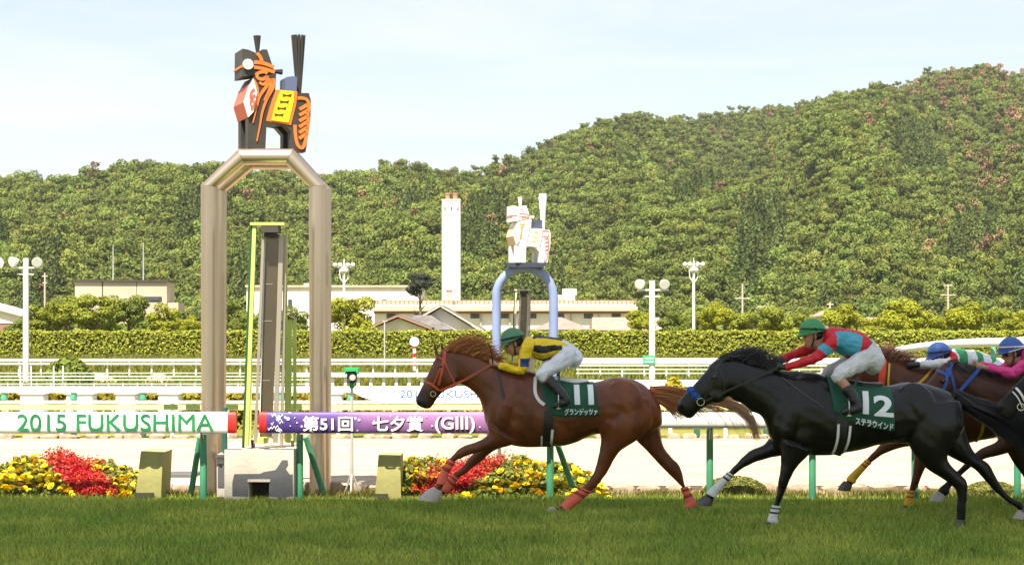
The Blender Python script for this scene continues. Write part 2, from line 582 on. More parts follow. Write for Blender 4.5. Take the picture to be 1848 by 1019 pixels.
tree_kinds = bpy.data.collections.new('hill_tree_kinds')   # prototypes for the wood, never linked to the scene
m_w1 = mat('wood_leaf', (0.132, 0.162, 0.034), 0.8, spec=0.12, rnd=0.38, trans=0.25)
m_w2 = mat('wood_conifer', (0.095, 0.125, 0.034), 0.85, spec=0.1, rnd=0.35, trans=0.2)
m_w3 = mat('wood_dead', (0.24, 0.15, 0.085), 0.9, spec=0.05, rnd=0.3)
m_tr = mat('wood_trunk', (0.22, 0.13, 0.09), 0.9)
protos = []
for k in range(5):
    r = np.random.default_rng(50 + k)
    v, f = round_crown(r, 900, 1.0, 8 + k % 3, 0.8 + 0.1*k, leaf=0.19)
    # dark inner mass so that the ground does not shine through
    protos.append((v, f, m_w1, None))
for k in range(2):
    r = np.random.default_rng(70 + k)
    h = r.uniform(0, 1, 420); a = r.uniform(0, 2*np.pi, 420)
    rad = 0.62*(1 - h)**0.8*r.uniform(0.55, 1.05, 420)
    c = np.stack([np.cos(a)*rad, np.sin(a)*rad, 0.2 + 2.3*h], axis=1)
    v, f = leaves(c, 0.22, np.stack([np.cos(a), np.sin(a), np.full(420, 0.3)], axis=1), r)
    protos.append((v, f, m_w2, None))
for k in range(2):                                            # red pine: bare trunk, flat tufts on top
    r = np.random.default_rng(80 + k)
    blobs = [(r.uniform(-.5, .5), r.uniform(-.5, .5), r.uniform(1.5, 2.5), r.uniform(.28, .42)) for _ in range(7)]
    c, u = crown_points(r, 350, blobs, 1, 0.5 if k == 0 else 0.95, False)
    v, f = leaves(c, 0.2, u, r)
    protos.append((v, f, m_w1 if k == 0 else m_w3, 2.1))
for i, (v, f, m, trunk) in enumerate(protos):
    me = np_mesh('wood_kind', v, f)
    me.materials.append(m)
    if trunk:
        mb = MB().tube([(0, 0, 0), (0.03, 0, trunk*0.5), (0, 0.02, trunk)], [0.07, 0.055, 0.03], 5)
        nv = len(me.vertices)
        vv = np.concatenate([v, np.array([tuple(p) for p in mb.v])])
        quads = [q for q in mb.f if len(q) == 4]
        ff = np.concatenate([f, np.array(quads) + nv])
        me = np_mesh('wood_kind', vv, ff)
        me.materials.append(m); me.materials.append(m_tr)
        me.polygons.foreach_set('material_index', np.array([0]*len(f) + [1]*len(quads), dtype=np.int32))
    ob = bpy.data.objects.new('kind_%02d' % i, me)
    tree_kinds.objects.link(ob)

gx, gt = np.meshgrid(np.arange(200), np.arange(86))
NW = gx.size
wpx = -330 + 2480*(gx.ravel() + RNG.uniform(0, 1, NW) + 0.5*(gt.ravel() % 2))/200
wt = (1.03*(gt.ravel() + RNG.uniform(0, 1, NW))/86)**0.85
pts = hill_pt(wpx, wt)
up_r = np.clip((wt - 0.55)*1.4, 0, 0.6)*(wpx > 850)
roll = RNG.uniform(0, 1, NW)
idx = RNG.integers(0, 5, NW)
con = (np.sin(wpx/70.0 + wt*6) + np.sin(wpx/29.0 - wt*11)) > 1.15 + 2*(wt > 0.55)
idx[con] = RNG.integers(5, 7, con.sum())
pine = roll < up_r*0.8 + 0.05*(wpx < 900)
idx[pine] = 7
deadzone = np.exp(-((wpx-1700)/120)**2)*(wt > 0.72)*0.30 + np.exp(-((wpx-1800)/60)**2)*np.exp(-((wt-0.55)/0.12)**2)*0.35
dead = RNG.uniform(0, 1, NW) < 0.009 + deadzone*0.65
idx[dead] = 8
sc = RNG.uniform(1.9, 4.3, NW)*(0.85 + 0.25*wt)
sc[idx == 7] *= 0.85; sc[idx == 8] *= 0.8
lean = RNG.uniform(0.85, 1.25, NW)
me = bpy.data.meshes.new('hill_wood')
me.vertices.add(NW); me.vertices.foreach_set('co', (pts - np.array((0, 0, 1.0))).astype(np.float32).ravel())
a = me.attributes.new('kind_index', 'INT', 'POINT'); a.data.foreach_set('value', idx.astype(np.int32))
a = me.attributes.new('turn', 'FLOAT_VECTOR', 'POINT')
a.data.foreach_set('vector', np.stack([RNG.uniform(-.08, .08, NW), RNG.uniform(-.08, .08, NW), RNG.uniform(0, 6.28, NW)], axis=1).astype(np.float32).ravel())
a = me.attributes.new('size', 'FLOAT_VECTOR', 'POINT')
a.data.foreach_set('vector', np.stack([sc, sc, sc*lean], axis=1).astype(np.float32).ravel())
wood = bpy.data.objects.new('hill_wood', me); COL.objects.link(wood)
tag(wood, 'mixed green wood covering the whole hillside behind the course', 'wood', kind='stuff')
ng = bpy.data.node_groups.new('scatter_wood', 'GeometryNodeTree')
ng.interface.new_socket('Geometry', in_out='INPUT', socket_type='NodeSocketGeometry')
ng.interface.new_socket('Geometry', in_out='OUTPUT', socket_type='NodeSocketGeometry')
gi = ng.nodes.new('NodeGroupInput'); go = ng.nodes.new('NodeGroupOutput')
inst = ng.nodes.new('GeometryNodeInstanceOnPoints')
ci = ng.nodes.new('GeometryNodeCollectionInfo')
ci.inputs['Collection'].default_value = tree_kinds
ci.inputs['Separate Children'].default_value = True
ci.inputs['Reset Children'].default_value = True
def named(nm, t):
    q = ng.nodes.new('GeometryNodeInputNamedAttribute'); q.data_type = t; q.inputs['Name'].default_value = nm
    return q.outputs['Attribute']
inst.inputs['Pick Instance'].default_value = True
e2r = ng.nodes.new('FunctionNodeEulerToRotation')
ng.links.new(gi.outputs[0], inst.inputs['Points'])
ng.links.new(ci.outputs['Instances'], inst.inputs['Instance'])
ng.links.new(named('kind_index', 'INT'), inst.inputs['Instance Index'])
ng.links.new(named('turn', 'FLOAT_VECTOR'), e2r.inputs[0])
ng.links.new(e2r.outputs[0], inst.inputs['Rotation'])
ng.links.new(named('size', 'FLOAT_VECTOR'), inst.inputs['Scale'])
ng.links.new(inst.outputs['Instances'], go.inputs[0])
gm = wood.modifiers.new('scatter', 'NODES'); gm.node_group = ng

# ------------------------------------------------------------------ buildings
m_white = mat('white_render', (0.68, 0.61, 0.55), 0.8, (0.76, 0.70, 0.64), 0.8, 0.1)
m_cream = mat('cream_render', (0.44, 0.34, 0.26), 0.85, (0.52, 0.42, 0.33), 0.6, 0.1)
m_tan = mat('tan_panel', (0.42, 0.34, 0.25), 0.85, (0.47, 0.39, 0.30), 0.5)
m_dark = mat('dark_trim', (0.05, 0.04, 0.035), 0.7)
m_glass = mat('window_glass', (0.05, 0.06, 0.07), 0.15, spec=0.6)
m_brownroof = mat('brown_roof', (0.26, 0.17, 0.14), 0.7, (0.31, 0.21, 0.17), 2)
m_greyroof = mat('grey_roof', (0.09, 0.08, 0.08), 0.7, (0.13, 0.12, 0.115), 2)
m_rust = mat('rust_rail', (0.30, 0.16, 0.11), 0.8)  # railing rust, also colours the painted shadow strip under the eaves
m_steel = mat('galvanised', (0.50, 0.50, 0.49), 0.45, (0.58, 0.58, 0.57), 5, met=0.5)

def window(px0, px1, py0, py1, d, parent, panes=2, name='window'):
    w = MB().box((X(px0, d), d-0.06, Z(py1, d)), (X(px1, d), d+0.05, Z(py0, d))).build(name, m_dark, parent)
    n = panes
    for k in range(n):
        a = px0 + (px1-px0)*(k+0.1)/n; b = px0 + (px1-px0)*(k+0.9)/n
        MB().box((X(a, d), d-0.09, Z(py1-1, d)), (X(b, d), d-0.065, Z(py0+1, d))).build('pane', m_glass, w)

def building_tan():
    d = 150; b = thing('tan_building', 'flat roofed tan building with two roof antennas above the left trees', 'building', (X(225, d), d+2, 0))
    x0, x1 = X(135, d), X(301, d)
    for k, (a, c) in enumerate(((135, 184), (186, 246), (247, 301))):
        MB().box((X(a, d), d, 0), (X(c, d), d+3.5, Z(508, d))).build('wall', m_tan, b)
    MB().box((X(184, d)+.003, d+0.05, 0), (X(186, d)-.003, d+3.4, Z(508.5, d))).build('joint', m_dark, b)
    MB().box((x0-0.15, d-0.2, Z(508, d)+.003), (x1+0.2, d+3.7, Z(505, d))).build('roof', m_dark, b)
    window(254, 292, 535, 543, d, b, 1, 'shutter')
    MB().box((X(306, d), d-0.8, Z(561, d)), (X(325, d), d+2, Z(546, d))).build('balcony', m_tan, b)
    window(303, 309, 526, 540, d+1.0, b, 1, 'doorway') if False else None
    for px, py in ((197, 440), (252, 436)):
        MB().tube([(X(px, d), d+1.5, Z(505, d)), (X(px, d), d+1.5, Z(py, d))], [0.06, 0.03], 6).build('antenna', m_steel, b)
building_tan()

def building_left():
    d = 140; b = thing('gabled_hall', 'white hall with brown base and pale roof at the left edge', 'building', (X(0, d), d+2, 0))
    MB().box((X(-160, d), d, 0), (X(34, d), d+6, Z(583, d))).build('wall', mat('hall_base', (0.25, 0.13, 0.10), 0.8), b)
    MB().prism([(X(-160, d), Z(583, d)+.003), (X(36, d), Z(583, d)+.003), (X(36, d), Z(570, d)), (X(-60, d), Z(545, d)), (X(-160, d), Z(568, d))], d-0.05, d+6).build('gable', m_white, b)
    MB().prism([(X(-62, d), Z(543.5, d)), (X(42, d), Z(571, d)), (X(42, d), Z(567.5, d)), (X(-62, d), Z(539, d))], d-0.4, d+6.4).build('roof', m_steel, b)
    MB().prism([(X(-64, d), Z(543.5, d)), (X(-170, d), Z(570, d)), (X(-170, d), Z(566, d)), (X(-64, d), Z(539, d))], d-0.4, d+6.4).build('roof', m_steel, b)
building_left()

def building_white():
    d = 205; b = thing('white_block', 'long low white building behind the finish mirror', 'building', (X(600, d), d+4, 0))
    MB().box((X(445, d), d, 0), (X(760, d), d+9, Z(518, d))).build('wall', m_white, b)
    MB().box((X(443, d), d-0.25, Z(518, d)+.003), (X(763, d), d+9.2, Z(514.5, d))).build('parapet', m_cream, b)
    MB().box((X(545, d), d+2, Z(514.5, d)+.003), (X(562, d), d+6, Z(510, d))).build('vent', m_steel, b)
    for a in (500, 520, 580, 690):
        window(a, a+7, 540, 553, d, b, 1)
building_white()

def building_long():
    d = 172; b = thing('long_stable_building', 'long cream two storey building with a rusty roof railing', 'building', (X(910, d), d+5, 0))
    MB().box((X(676, d), d, 0), (X(1146, d), d+9, Z(562, d))).build('wall', m_white, b)
    MB().box((X(668, d), d-0.7, Z(561, d)), (X(1150, d), d+9.4, Z(553, d))).build('eaves', m_cream, b)
    MB().box((X(675, d), d-0.2, Z(565.5, d)), (X(1147, d), d-0.003, Z(561, d)-.003)).build('eaves_shadow', m_rust, b)  # brown strip painting in the shadow under the eaves
    MB().box((X(672, d), d-0.4, Z(553, d)+.003), (X(1147, d), d+9, Z(550, d))).build('roof', m_white, b)
    for k in range(60):
        px = 674 + 472*k/59
        MB().box((X(px, d)-0.05, d-0.35, Z(550, d)+.003), (X(px, d)+0.05, d-0.25, Z(542, d))).build('railing_post', m_rust, b)
    for py in (542, 545.5):
        MB().box((X(673, d), d-0.245, Z(py+1, d)), (X(1147, d), d-0.18, Z(py-0.6, d))).build('railing', m_rust, b)
    MB().box((X(673, d), d+3, Z(550, d)+.003), (X(1147, d), d+3.1, Z(541.5, d))).build('roof_screen', m_cream, b)
    for a in (698, 748, 849, 902, 952, 1002, 1054, 1104):
        window(a, a+16, 566, 574, d, b, 2)
    for a in (718, 768, 868, 920, 1030, 1080):
        MB().box((X(a, d)-0.06, d-0.15, 0), (X(a, d)+0.06, d-0.05, Z(563, d))).build('downpipe', m_cream, b)
    for a in (690, 832, 1090):
        window(a, a+18, 594, 605, d, b, 2)
    s = MB().box((X(804, d), d+1.5, Z(550, d)+.003), (X(815, d), d+2.3, Z(523, d))).build('chimney_stack', mat('pale_brick', (0.55, 0.36, 0.27), 0.85), b)
    MB().box((X(803, d), d+1.4, Z(523, d)+.003), (X(816, d), d+2.4, Z(520.5, d))).build('cap', m_cream, s)
    r = MB().box((X(1004, d), d+4, Z(550, d)+.003), (X(1040, d), d+7, Z(531, d))).build('roof_room', m_white, b)
    MB().box((X(1018, d), d+4.2, Z(531, d)+.003), (X(1043, d), d+6, Z(519, d))).build('tank', m_white, r)
    MB().box((X(1006, d), d+3.9, Z(541, d)), (X(1020, d), d+3.98, Z(535, d))).build('louvre', m_tan, r)
building_long()

def tower():
    d = 262; t = thing('chimney_tower', 'tall square white chimney tower with two short flues against the wood', 'tower', (X(814, d), d+1.5, 0))
    m_t = mat('tower_white', (0.78, 0.77, 0.75), 0.7, (0.83, 0.82, 0.80), 0.4)
    MB().bevbox((X(797.5, d), d, 0), (X(830.5, d), d+2.7, Z(362, d)), 0.12).build('shaft', m_t, t)
    MB().box((X(796.8, d), d-0.08, Z(362, d)+.003), (X(831.2, d), d+2.8, Z(359.5, d))).build('cap', m_t, t)
    for px in (807.5, 821.5):
        fl = MB().tube([(X(px, d), d+1.3, Z(359.5, d)+.003), (X(px, d), d+1.3, Z(350, d))], 0.36, 12).build('flue', m_rust, t, True)
        MB().tube([(X(px, d), d+1.3, Z(350, d)+.003), (X(px, d), d+1.3, Z(347, d))], 0.42, 12).build('collar', m_rust, fl, True)
    for px in (803, 815, 826.5):
        window(px-1.2, px+1.2, 373, 380, d, t, 1, 'slit')
tower()

def roof_slab(mb, p0, p1, y0, y1, th=0.14):
    """sloping slab between two xz points"""
    a = Vector((p0[0], 0, p0[1])); b = Vector((p1[0], 0, p1[1]))
    n = Vector((-(b-a).z, 0, (b-a).x)).normalized() * th
    if n.z < 0: n = -n
    mb.prism([(a.x, a.z), (b.x, b.z), (b.x+n.x, b.z+n.z), (a.x+n.x, a.z+n.z)], y0, y1)
    return mb

def gable_house(name, label, apex, left, right, d, depth, mroof, trim):
    h = thing(name, label, 'house', (X(apex[0], d), d + depth/2, 0))
    A = (X(apex[0], d), Z(apex[1], d)); L = (X(left[0], d), Z(left[1], d)); R = (X(right[0], d), Z(right[1], d))
    MB().prism([(L[0]+0.5, 0), (R[0]-0.5, 0), (R[0]-0.5, R[1]+0.08), (A[0], A[1]-0.12), (L[0]+0.5, L[1]+0.08)], d, d+depth).build('wall', m_white, h)
    for q in (L, R):
        rf = roof_slab(MB(), A, q, d-0.5, d+depth+0.5).build('roof', mroof, h)
        roof_slab(MB(), (A[0], A[1]-0.02), (q[0], q[1]-0.02), d-0.56, d-0.503, 0.11).build('bargeboard', trim, rf)
    return h
m_timber = mat('timber_trim', (0.30, 0.16, 0.10), 0.7)
h = gable_house('gabled_house', 'white gabled house with orange brown roof edge, leftmost of the houses', (719, 571), (667, 592), (779, 594), 122, 6, m_greyroof, m_timber)
window(705, 721, 596, 604, 121.99, h, 2)
h = gable_house('gabled_house', 'tall white gabled house with grey roof beside the orange edged house', (795, 553), (748, 580), (873, 598), 128, 7, m_greyroof, mat('beige_trim', (0.45, 0.40, 0.33), 0.7))
window(788, 800, 590, 600, 127.99, h, 2)

def hip_house(name, label, x0, x1, top, eave, ridge0, ridge1, d, depth, mroof, wallpx):
    h = thing(name, label, 'house', (X((x0+x1)/2, d), d+depth/2, 0))
    a, b = X(x0, d), X(x1, d); ze = Z(eave, d); zt = Z(top, d)
    r0, r1 = X(ridge0, d), X(ridge1, d)
    ym = d + depth/2
    MB().box((a+0.5, d+0.4, 0), (b-0.5, d+depth-0.4, ze-0.003)).build('wall', m_white, h)
    v = [(a, d, ze), (b, d, ze), (b, d+depth, ze), (a, d+depth, ze), (r0, ym, zt), (r1, ym, zt)]
    MB().add(v, [(0, 1, 5, 4), (1, 2, 5), (2, 3, 4, 5), (3, 0, 4), (3, 2, 1, 0)]).build('roof', mroof, h)
    MB().box((a, d-0.06, ze-0.12), (b, d-0.003, ze+0.02)).build('gutter', m_dark, h)
    for w in wallpx: window(w, w+12, 598, 606, d+0.39, h, 2)
hip_house('hipped_house', 'low house with a dark pyramid roof behind the pale blue arch', 962, 1070, 572, 595, 1010, 1016, 124, 6, mat('umber_roof', (0.20, 0.14, 0.13), 0.7, (0.24, 0.17, 0.15), 2), (985, 1020))
hip_house('hipped_house', 'house with a wide brown roof right of the pale blue arch', 1068, 1200, 572, 596, 1072, 1196, 128, 6, m_brownroof, (1090, 1120))
hip_house('hipped_house', 'house with a dark grey hipped roof between the two gabled houses', 737, 818, 568, 595, 742, 775, 125, 5, m_greyroof, (770,))
for i, (a, b, top, eav, lab) in enumerate(((1480, 1535, 560, 570, 'small pale house half hidden by the trees above the second jockey'),
                                      (1560, 1610, 572, 583, 'white house showing between the trees right of the red jockey'))):
    hip_house('hipped_house', lab, a, b, top, eav, a+15, b-15, 135, 5, m_brownroof, ())

# ------------------------------------------------------------------ poles
def flood_two(px, top, base, d, label, sign=False):
    p = thing('floodlight_pole', label, 'floodlight', (X(px, d), d, 0))
    s = S(d); x = X(px, d)
    zt = Z(top, d); r = 5.2/s
    m_p = mat('painted_pole', (0.62, 0.61, 0.57), 0.6, (0.70, 0.69, 0.65), 3)
    MB().tube([(x, d, 0), (x, d, zt)], [r*1.15, r], 12).build('pole', m_p, p, True)
    za = zt - 17/s
    MB().box((x-26/s, d-1.5/s, za-1.5/s), (x+30/s, d+1.5/s, za+1.5/s)).build('crossarm', m_p, p)
    MB().box((x-16/s, d-1.2/s, za-12.5/s), (x+14/s, d+1.2/s, za-10.5/s)).build('crossarm', m_p, p)
    m_l = mat('lamp_housing', (0.75, 0.75, 0.73), 0.35)
    for k, off in enumerate((-21, 21)):
        c = Vector((x+off/s, d-3/s, za+11/s))
        ax = Vector((-0.55 if k == 0 else 0.15, -0.75, -0.25)).normalized()
        h = MB().tube([c - ax*9/s, c - ax*5/s, c + ax*3/s, c + ax*5/s], [3.5/s, 6.5/s, 9.2/s, 9.6/s], 16).build('lamp', m_l, p, True)
        MB().tube([c + ax*4.2/s, c + ax*5.4/s], [8.4/s, 8.3/s], 16).build('lens', mat('lamp_lens', (0.7, 0.72, 0.72), 0.1, spec=0.8), h, True)
        MB().box((c.x-1.5/s, d-1/s, za+1.5/s), (c.x+1.5/s, d+1/s, c.z-7/s)).build('bracket', m_p, h)
    if sign:
        sg = MB().box((x-17/s, d-0.14, Z(656, d)), (x+4/s, d-0.11, Z(641, d))).build('sign', mat('sign_green', (0.02, 0.42, 0.14), 0.5), p)
        m_s = mat('sign_white', (0.75, 0.78, 0.75), 0.6)
        for q in (644.5, 650.5):
            MB().box((x-14/s, d-0.146, Z(q+2.6, d)), (x+1.5/s, d-0.141, Z(q, d))).build('line', m_s, sg)
flood_two(47, 466, 695, 58, 'tall grey pole with two round floodlights at the left')
flood_two(1177, 506, 700, 60, 'grey pole with two round floodlights and a green sign between the horses', True)
p = thing('floodlight_pole', 'round floodlight on a pole just outside the left edge', 'floodlight', (X(-20, 62), 62, 0))
MB().tube([(X(-20, 62), 62, 0), (X(-20, 62), 62, Z(480, 62))], 0.09, 10).build('pole', MATS['painted_pole'], p, True)
MB().tube([(X(-5, 62), 61.9, Z(474, 62)), (X(1, 62), 61.8, Z(474, 62))], [0.1, 0.2], 14).build('lamp', MATS['lamp_housing'], p, True)
MB().tube([(X(-20, 62), 62, Z(480, 62)), (X(-5, 62), 61.9, Z(478, 62))], 0.04, 8).build('crossarm', MATS['painted_pole'], p, True)

def flood_cluster(px, top, d, label):
    p = thing('floodlight_mast', label, 'floodlight', (X(px, d), d, 0))
    s = S(d); x = X(px, d); zt = Z(top, d)
    m_p = MATS['painted_pole']
    MB().tube([(x, d, 0), (x, d, zt), (x, d, zt+18/s)], [3/s, 2.2/s, 0.5/s], 8).build('pole', m_p, p, True)
    for sg in (-1, 1):
        MB().tube([(x, d, zt-28/s), (x+sg*7/s, d, zt-18/s), (x+sg*9/s, d, zt+2/s)], 0.9/s, 6).build('bracket', m_p, p, True)
    MB().box((x-18/s, d-1/s, zt+1/s), (x+18/s, d+1/s, zt+3/s)).build('crossarm', m_p, p)
    for q, (ox, oz) in enumerate(((-16, 6), (-7, 6), (7, 6), (16, 6), (-3.5, -4), (4, -4))):
        MB().ellipsoid((x+ox/s, d-2.5/s, zt+oz/s), (4.2/s, 4.2/s, 4.2/s), 10, 7).build('lamp', MATS['lamp_housing'], p, True)
flood_cluster(621, 484, 116, 'slim mast with a cluster of floodlights beside the finish gate')
flood_cluster(1252, 483, 116, 'slim mast with a cluster of floodlights above the black horse')

def utility(px, top, d, label, arms):
    p = thing('utility_pole', label, 'utility pole', (X(px, d), d, 0))
    s = S(d); x = X(px, d); zt = Z(top, d)
    m_u = mat('concrete_pole', (0.42, 0.36, 0.30), 0.85)
    MB().tube([(x, d, 0), (x, d, zt)], [2/s, 1.5/s], 8).build('pole', m_u, p, True)
    for (dy, w) in arms:
        MB().box((x-w/s, d-0.05, zt-(dy+1)/s), (x+w/s, d+0.05, zt-(dy-1)/s)).build('crossarm', m_u, p)
utility(81, 492, 150, 'thin utility pole behind the left floodlight', ((6, 5), (18, 4)))
utility(1340, 512, 160, 'thin utility pole between the trees above the black horse', ((26, 14),))
utility(1498, 545, 170, 'small utility pole right of the red jockey helmet', ((4, 6), (10, 6)))
utility(1380, 550, 175, 'short utility pole with many crossarms above the trees', ((3, 14), (7, 10)))
utility(1711, 513, 150, 'thin utility pole above the right trees', ((2, 8), (19, 14)))
utility(517, 452, 165, 'very thin white mast behind the finish mirror', ((0, 1),))

# slim signal pole, marker post
def thin_pole(px, top, base, d, label):
    p = thing('signal_pole', label, 'pole', (X(px, d), d, 0))
    MB().tube([(X(px, d), d, 0), (X(px, d), d, Z(top, d))], 1.3/S(d), 8).build('pole', m_steel, p, True)
    MB().box((X(px-4, d), d-0.03, Z(top+2, d)), (X(px+5, d), d+0.03, Z(top, d))).build('arm', m_steel, p)
thin_pole(694, 578, 690, 66, 'thin grey signal pole in front of the hedge')
def marker():
    d = 70; s = S(d); p = thing('distance_marker', 'red and white striped post topped by a white disc', 'marker post', (X(748, d), d, 0))
    m_red = mat('marker_red', (0.55, 0.03, 0.03), 0.5); m_w = mat('marker_white', (0.8, 0.8, 0.78), 0.5)
    z = 0.0; k = 0
    zt = Z(624, d)
    while z < zt - 0.01:
        z2 = min(z + 8/s, zt)
        MB().tube([(X(748, d), d, z), (X(748, d), d, z2)], 3.0/s, 10).build('band', m_w if k % 2 else m_red, p, True); z = z2; k += 1
    c = (X(748, d), d, Z(616, d))
    dk = MB().tube([(c[0], d-0.06, c[2]), (c[0], d+0.04, c[2])], 8.5/s, 24).build('disc', m_w, p, True)
    MB().tube([(c[0], d-0.02, c[2]), (c[0], d+0.02, c[2])], 9.4/s, 24).build('rim', m_dark, dk, True)
marker()

# ------------------------------------------------------------------ trees behind the hedge
m_leafA = mat('tree_leaf', (0.20, 0.225, 0.024), 0.7, spec=0.2, island=0.35, trans=0.3)
m_leafB = mat('tree_leaf_dark', (0.14, 0.175, 0.028), 0.7, spec=0.2, island=0.35, trans=0.3)
m_leafC = mat('tree_leaf_yellow', (0.27, 0.285, 0.022), 0.7, spec=0.2, island=0.3, trans=0.35)
m_bark = mat('bark', (0.10, 0.07, 0.05), 0.9, (0.16, 0.12, 0.09), 6, 0.5)
crown_data = {}
def crown_mesh(kind, leafmat):
    key = (kind, leafmat.name)
    if key not in crown_data:
        r = np.random.default_rng(200 + kind)
        v, f = round_crown(r, 5200, 1.0, 14 + kind % 3, (1.0, 1.15, 0.9, 1.25)[kind % 4], leaf=0.12)
        me = np_mesh('crown', v, f); me.materials.append(leafmat)
        crown_data[key] = me
    return crown_data[key]
def tree(px, top, wpx, d, kind, leafmat, label, group):
    s = S(d)
    zt = Z(top, d); r = wpx/2/s
    tall = (1.0, 1.15, 0.9, 1.25)[kind % 4]
    hz = 1.80*tall
    t = thing('tree', label, 'tree', (X(px, d), d, 0), group)
    zc = max(0.3, zt - r*hz)
    sz = (zt - zc)/hz
    c = bpy.data.objects.new('crown', crown_mesh(kind, leafmat)); COL.objects.link(c); c.parent = t
    c.location = (0, 0, zc - 0.03*sz); c.scale = (r*1.12, r*1.12, sz*1.03)
    c.rotation_euler = (0, 0, px*0.37)
    mb = MB()
    h0 = zc + sz*0.9
    mb.tube([(0, 0, 0), (0.05, 0, h0*0.4), (0, 0.04, h0*0.75), (0.03, 0, h0*1.05)], [0.16, 0.12, 0.09, 0.04], 8)
    for q in range(4):
        a = q*1.7 + px
        b = h0*(0.5 + 0.1*q)
        mb.tube([(0, 0, b), (math.cos(a)*r*0.35, math.sin(a)*r*0.35, b+sz*0.35), (math.cos(a)*r*0.7, math.sin(a)*r*0.7, b+sz*0.6)], [0.07, 0.045, 0.015], 6)
    mb.build('trunk', m_bark, t, True, local=True)
TREES = [(72,545,55,'A'),(118,530,78,'A'),(178,520,84,'A'),(232,528,70,'B'),(295,542,62,'C'),(338,566,46,'C'),(405,530,70,'B'),(438,560,44,'B'),
         (532,548,60,'B'),(582,556,40,'A'),(630,524,88,'C'),(1156,556,50,'C'),(1212,556,54,'B'),(1290,542,64,'C'),(1345,555,58,'A'),(1398,548,64,'A'),
         (1448,560,52,'A'),(1520,545,66,'C'),(1572,566,50,'C'),(1628,534,78,'C'),(1684,556,60,'C'),(1742,541,72,'C'),(1796,549,62,'A'),(1842,556,52,'C'),(30,572,40,'B')]
TREES.sort()
ordn = ['first','second','third','fourth','fifth','sixth','seventh','eighth','ninth','tenth','eleventh','twelfth']
nl = [q for q in TREES if q[0] < 800]; nr = [q for q in TREES if q[0] >= 800]
for grp, side in ((nl, 'left'), (nr, 'right')):
    for i, (px, top, w, k) in enumerate(grp):
        lm = {'A': m_leafA, 'B': m_leafB, 'C': m_leafC}[k]
        cname = {'A': 'green', 'B': 'dark green', 'C': 'yellow green'}[k]
        lab = ('%s round tree behind the hedge, %s from the left edge' % (cname, ordn[i])) if side == 'left' else \
              ('%s round tree behind the hedge, %s right of the pale blue arch' % (cname, ordn[i]) if i < 12 else '%s tree behind the hedge at the right edge' % cname)
        tree(px, top, w, 112 + (i*7 % 5)*2.2, i % 4, lm, lab, 'trees in a row behind the clipped hedge')
# the dark cedar beside the tower
tree(758, 486, 46, 150, 3, mat('cedar_leaf', (0.022, 0.032, 0.02), 0.8, island=0.3), 'very dark tree left of the white tower', None)
# low brushwood behind the tree row
n = 30000
bx = RNG.uniform(-42, 42, n); by = RNG.uniform(140, 146, n)
gapx = CX + bx*F/by
hh = 1.6 + 1.1*np.sin(bx*0.55) + 0.8*np.sin(bx*1.3+1)
ok = ((gapx > 1185) | (gapx < 668)) & (hh > 0.2)
c = np.stack([bx, by, RNG.uniform(0, 1, n)**0.6*np.clip(hh, 0.1, 9)], axis=1)[ok]
v, f = leaves(c, 0.45, np.tile((0, -0.5, 0.5), (len(c), 1)))
tag(np_obj('brushwood', v, f, m_leafB), 'band of low green brush behind the tree row', 'bush', kind='stuff')

# ------------------------------------------------------------------ hedges
def hedge(name, label, x0, x1, y0, y1, h, nleaf, size, m, core, wave=0.04):
    t = thing(name, label, 'hedge', ((x0+x1)/2, (y0+y1)/2, 0))
    MB().box((x0+0.06, y0+0.08, -0.01), (x1-0.06, y1-0.08, h-0.10)).build('stems', core, t)
    w, dd = x1-x0, y1-y0
    af, at = w*h, w*dd
    nf = int(nleaf*af/(af+at)); ntp = nleaf-nf
    c1 = np.stack([RNG.uniform(x0, x1, nf), y0 + RNG.normal(0.02, 0.05, nf), RNG.uniform(0, h, nf)], axis=1)
    c2 = np.stack([RNG.uniform(x0, x1, ntp), RNG.uniform(y0, y1, ntp), h + RNG.normal(-0.03, 0.045, ntp)], axis=1)
    nb = nf//3
    c3 = np.stack([RNG.uniform(x0, x1, nb), y1 - RNG.normal(0.02, 0.05, nb), RNG.uniform(0, h, nb)], axis=1)
    c = np.concatenate([c1, c2, c3])
    c[:, 2] += wave*np.sin(c[:, 0]*1.9)+wave*np.sin(c[:, 0]*5.3+1)
    c[:, 2] = np.clip(c[:, 2], 0.0, None)
    u = np.concatenate([np.tile((0, -0.9, 0.35), (nf, 1)), np.tile((0, -0.2, 1.0), (ntp, 1)), np.tile((0, 0.9, 0.3), (nb, 1))])
    v, f = leaves(c, size, u, RNG, 0.55)
    o = np_obj('foliage', v, f, m, t); o['kind'] = 'stuff'
    return t
m_hleaf = mat('hedge_leaf', (0.235, 0.255, 0.026), 0.65, spec=0.25, island=0.42, trans=0.25)
m_hcore = mat('hedge_core', (0.03, 0.03, 0.012), 0.9)
hedge('tall_hedge', 'long clipped yellow green hedge across the whole far side', -38, 38, 107, 108.6, 1.53, 60000, 0.17, m_hleaf, m_hcore)

# ================================================================== RAILS
m_railw = mat('rail_white', (0.78, 0.78, 0.76), 0.4, (0.83, 0.83, 0.81), 1.5)
m_post = mat('post_green', (0.045, 0.215, 0.12), 0.4, (0.06, 0.27, 0.15), 4, spec=0.5)
m_teal = mat('post_teal', (0.16, 0.42, 0.32), 0.5)
m_bolt = mat('bolt_steel', (0.35, 0.35, 0.34), 0.4, met=0.8)

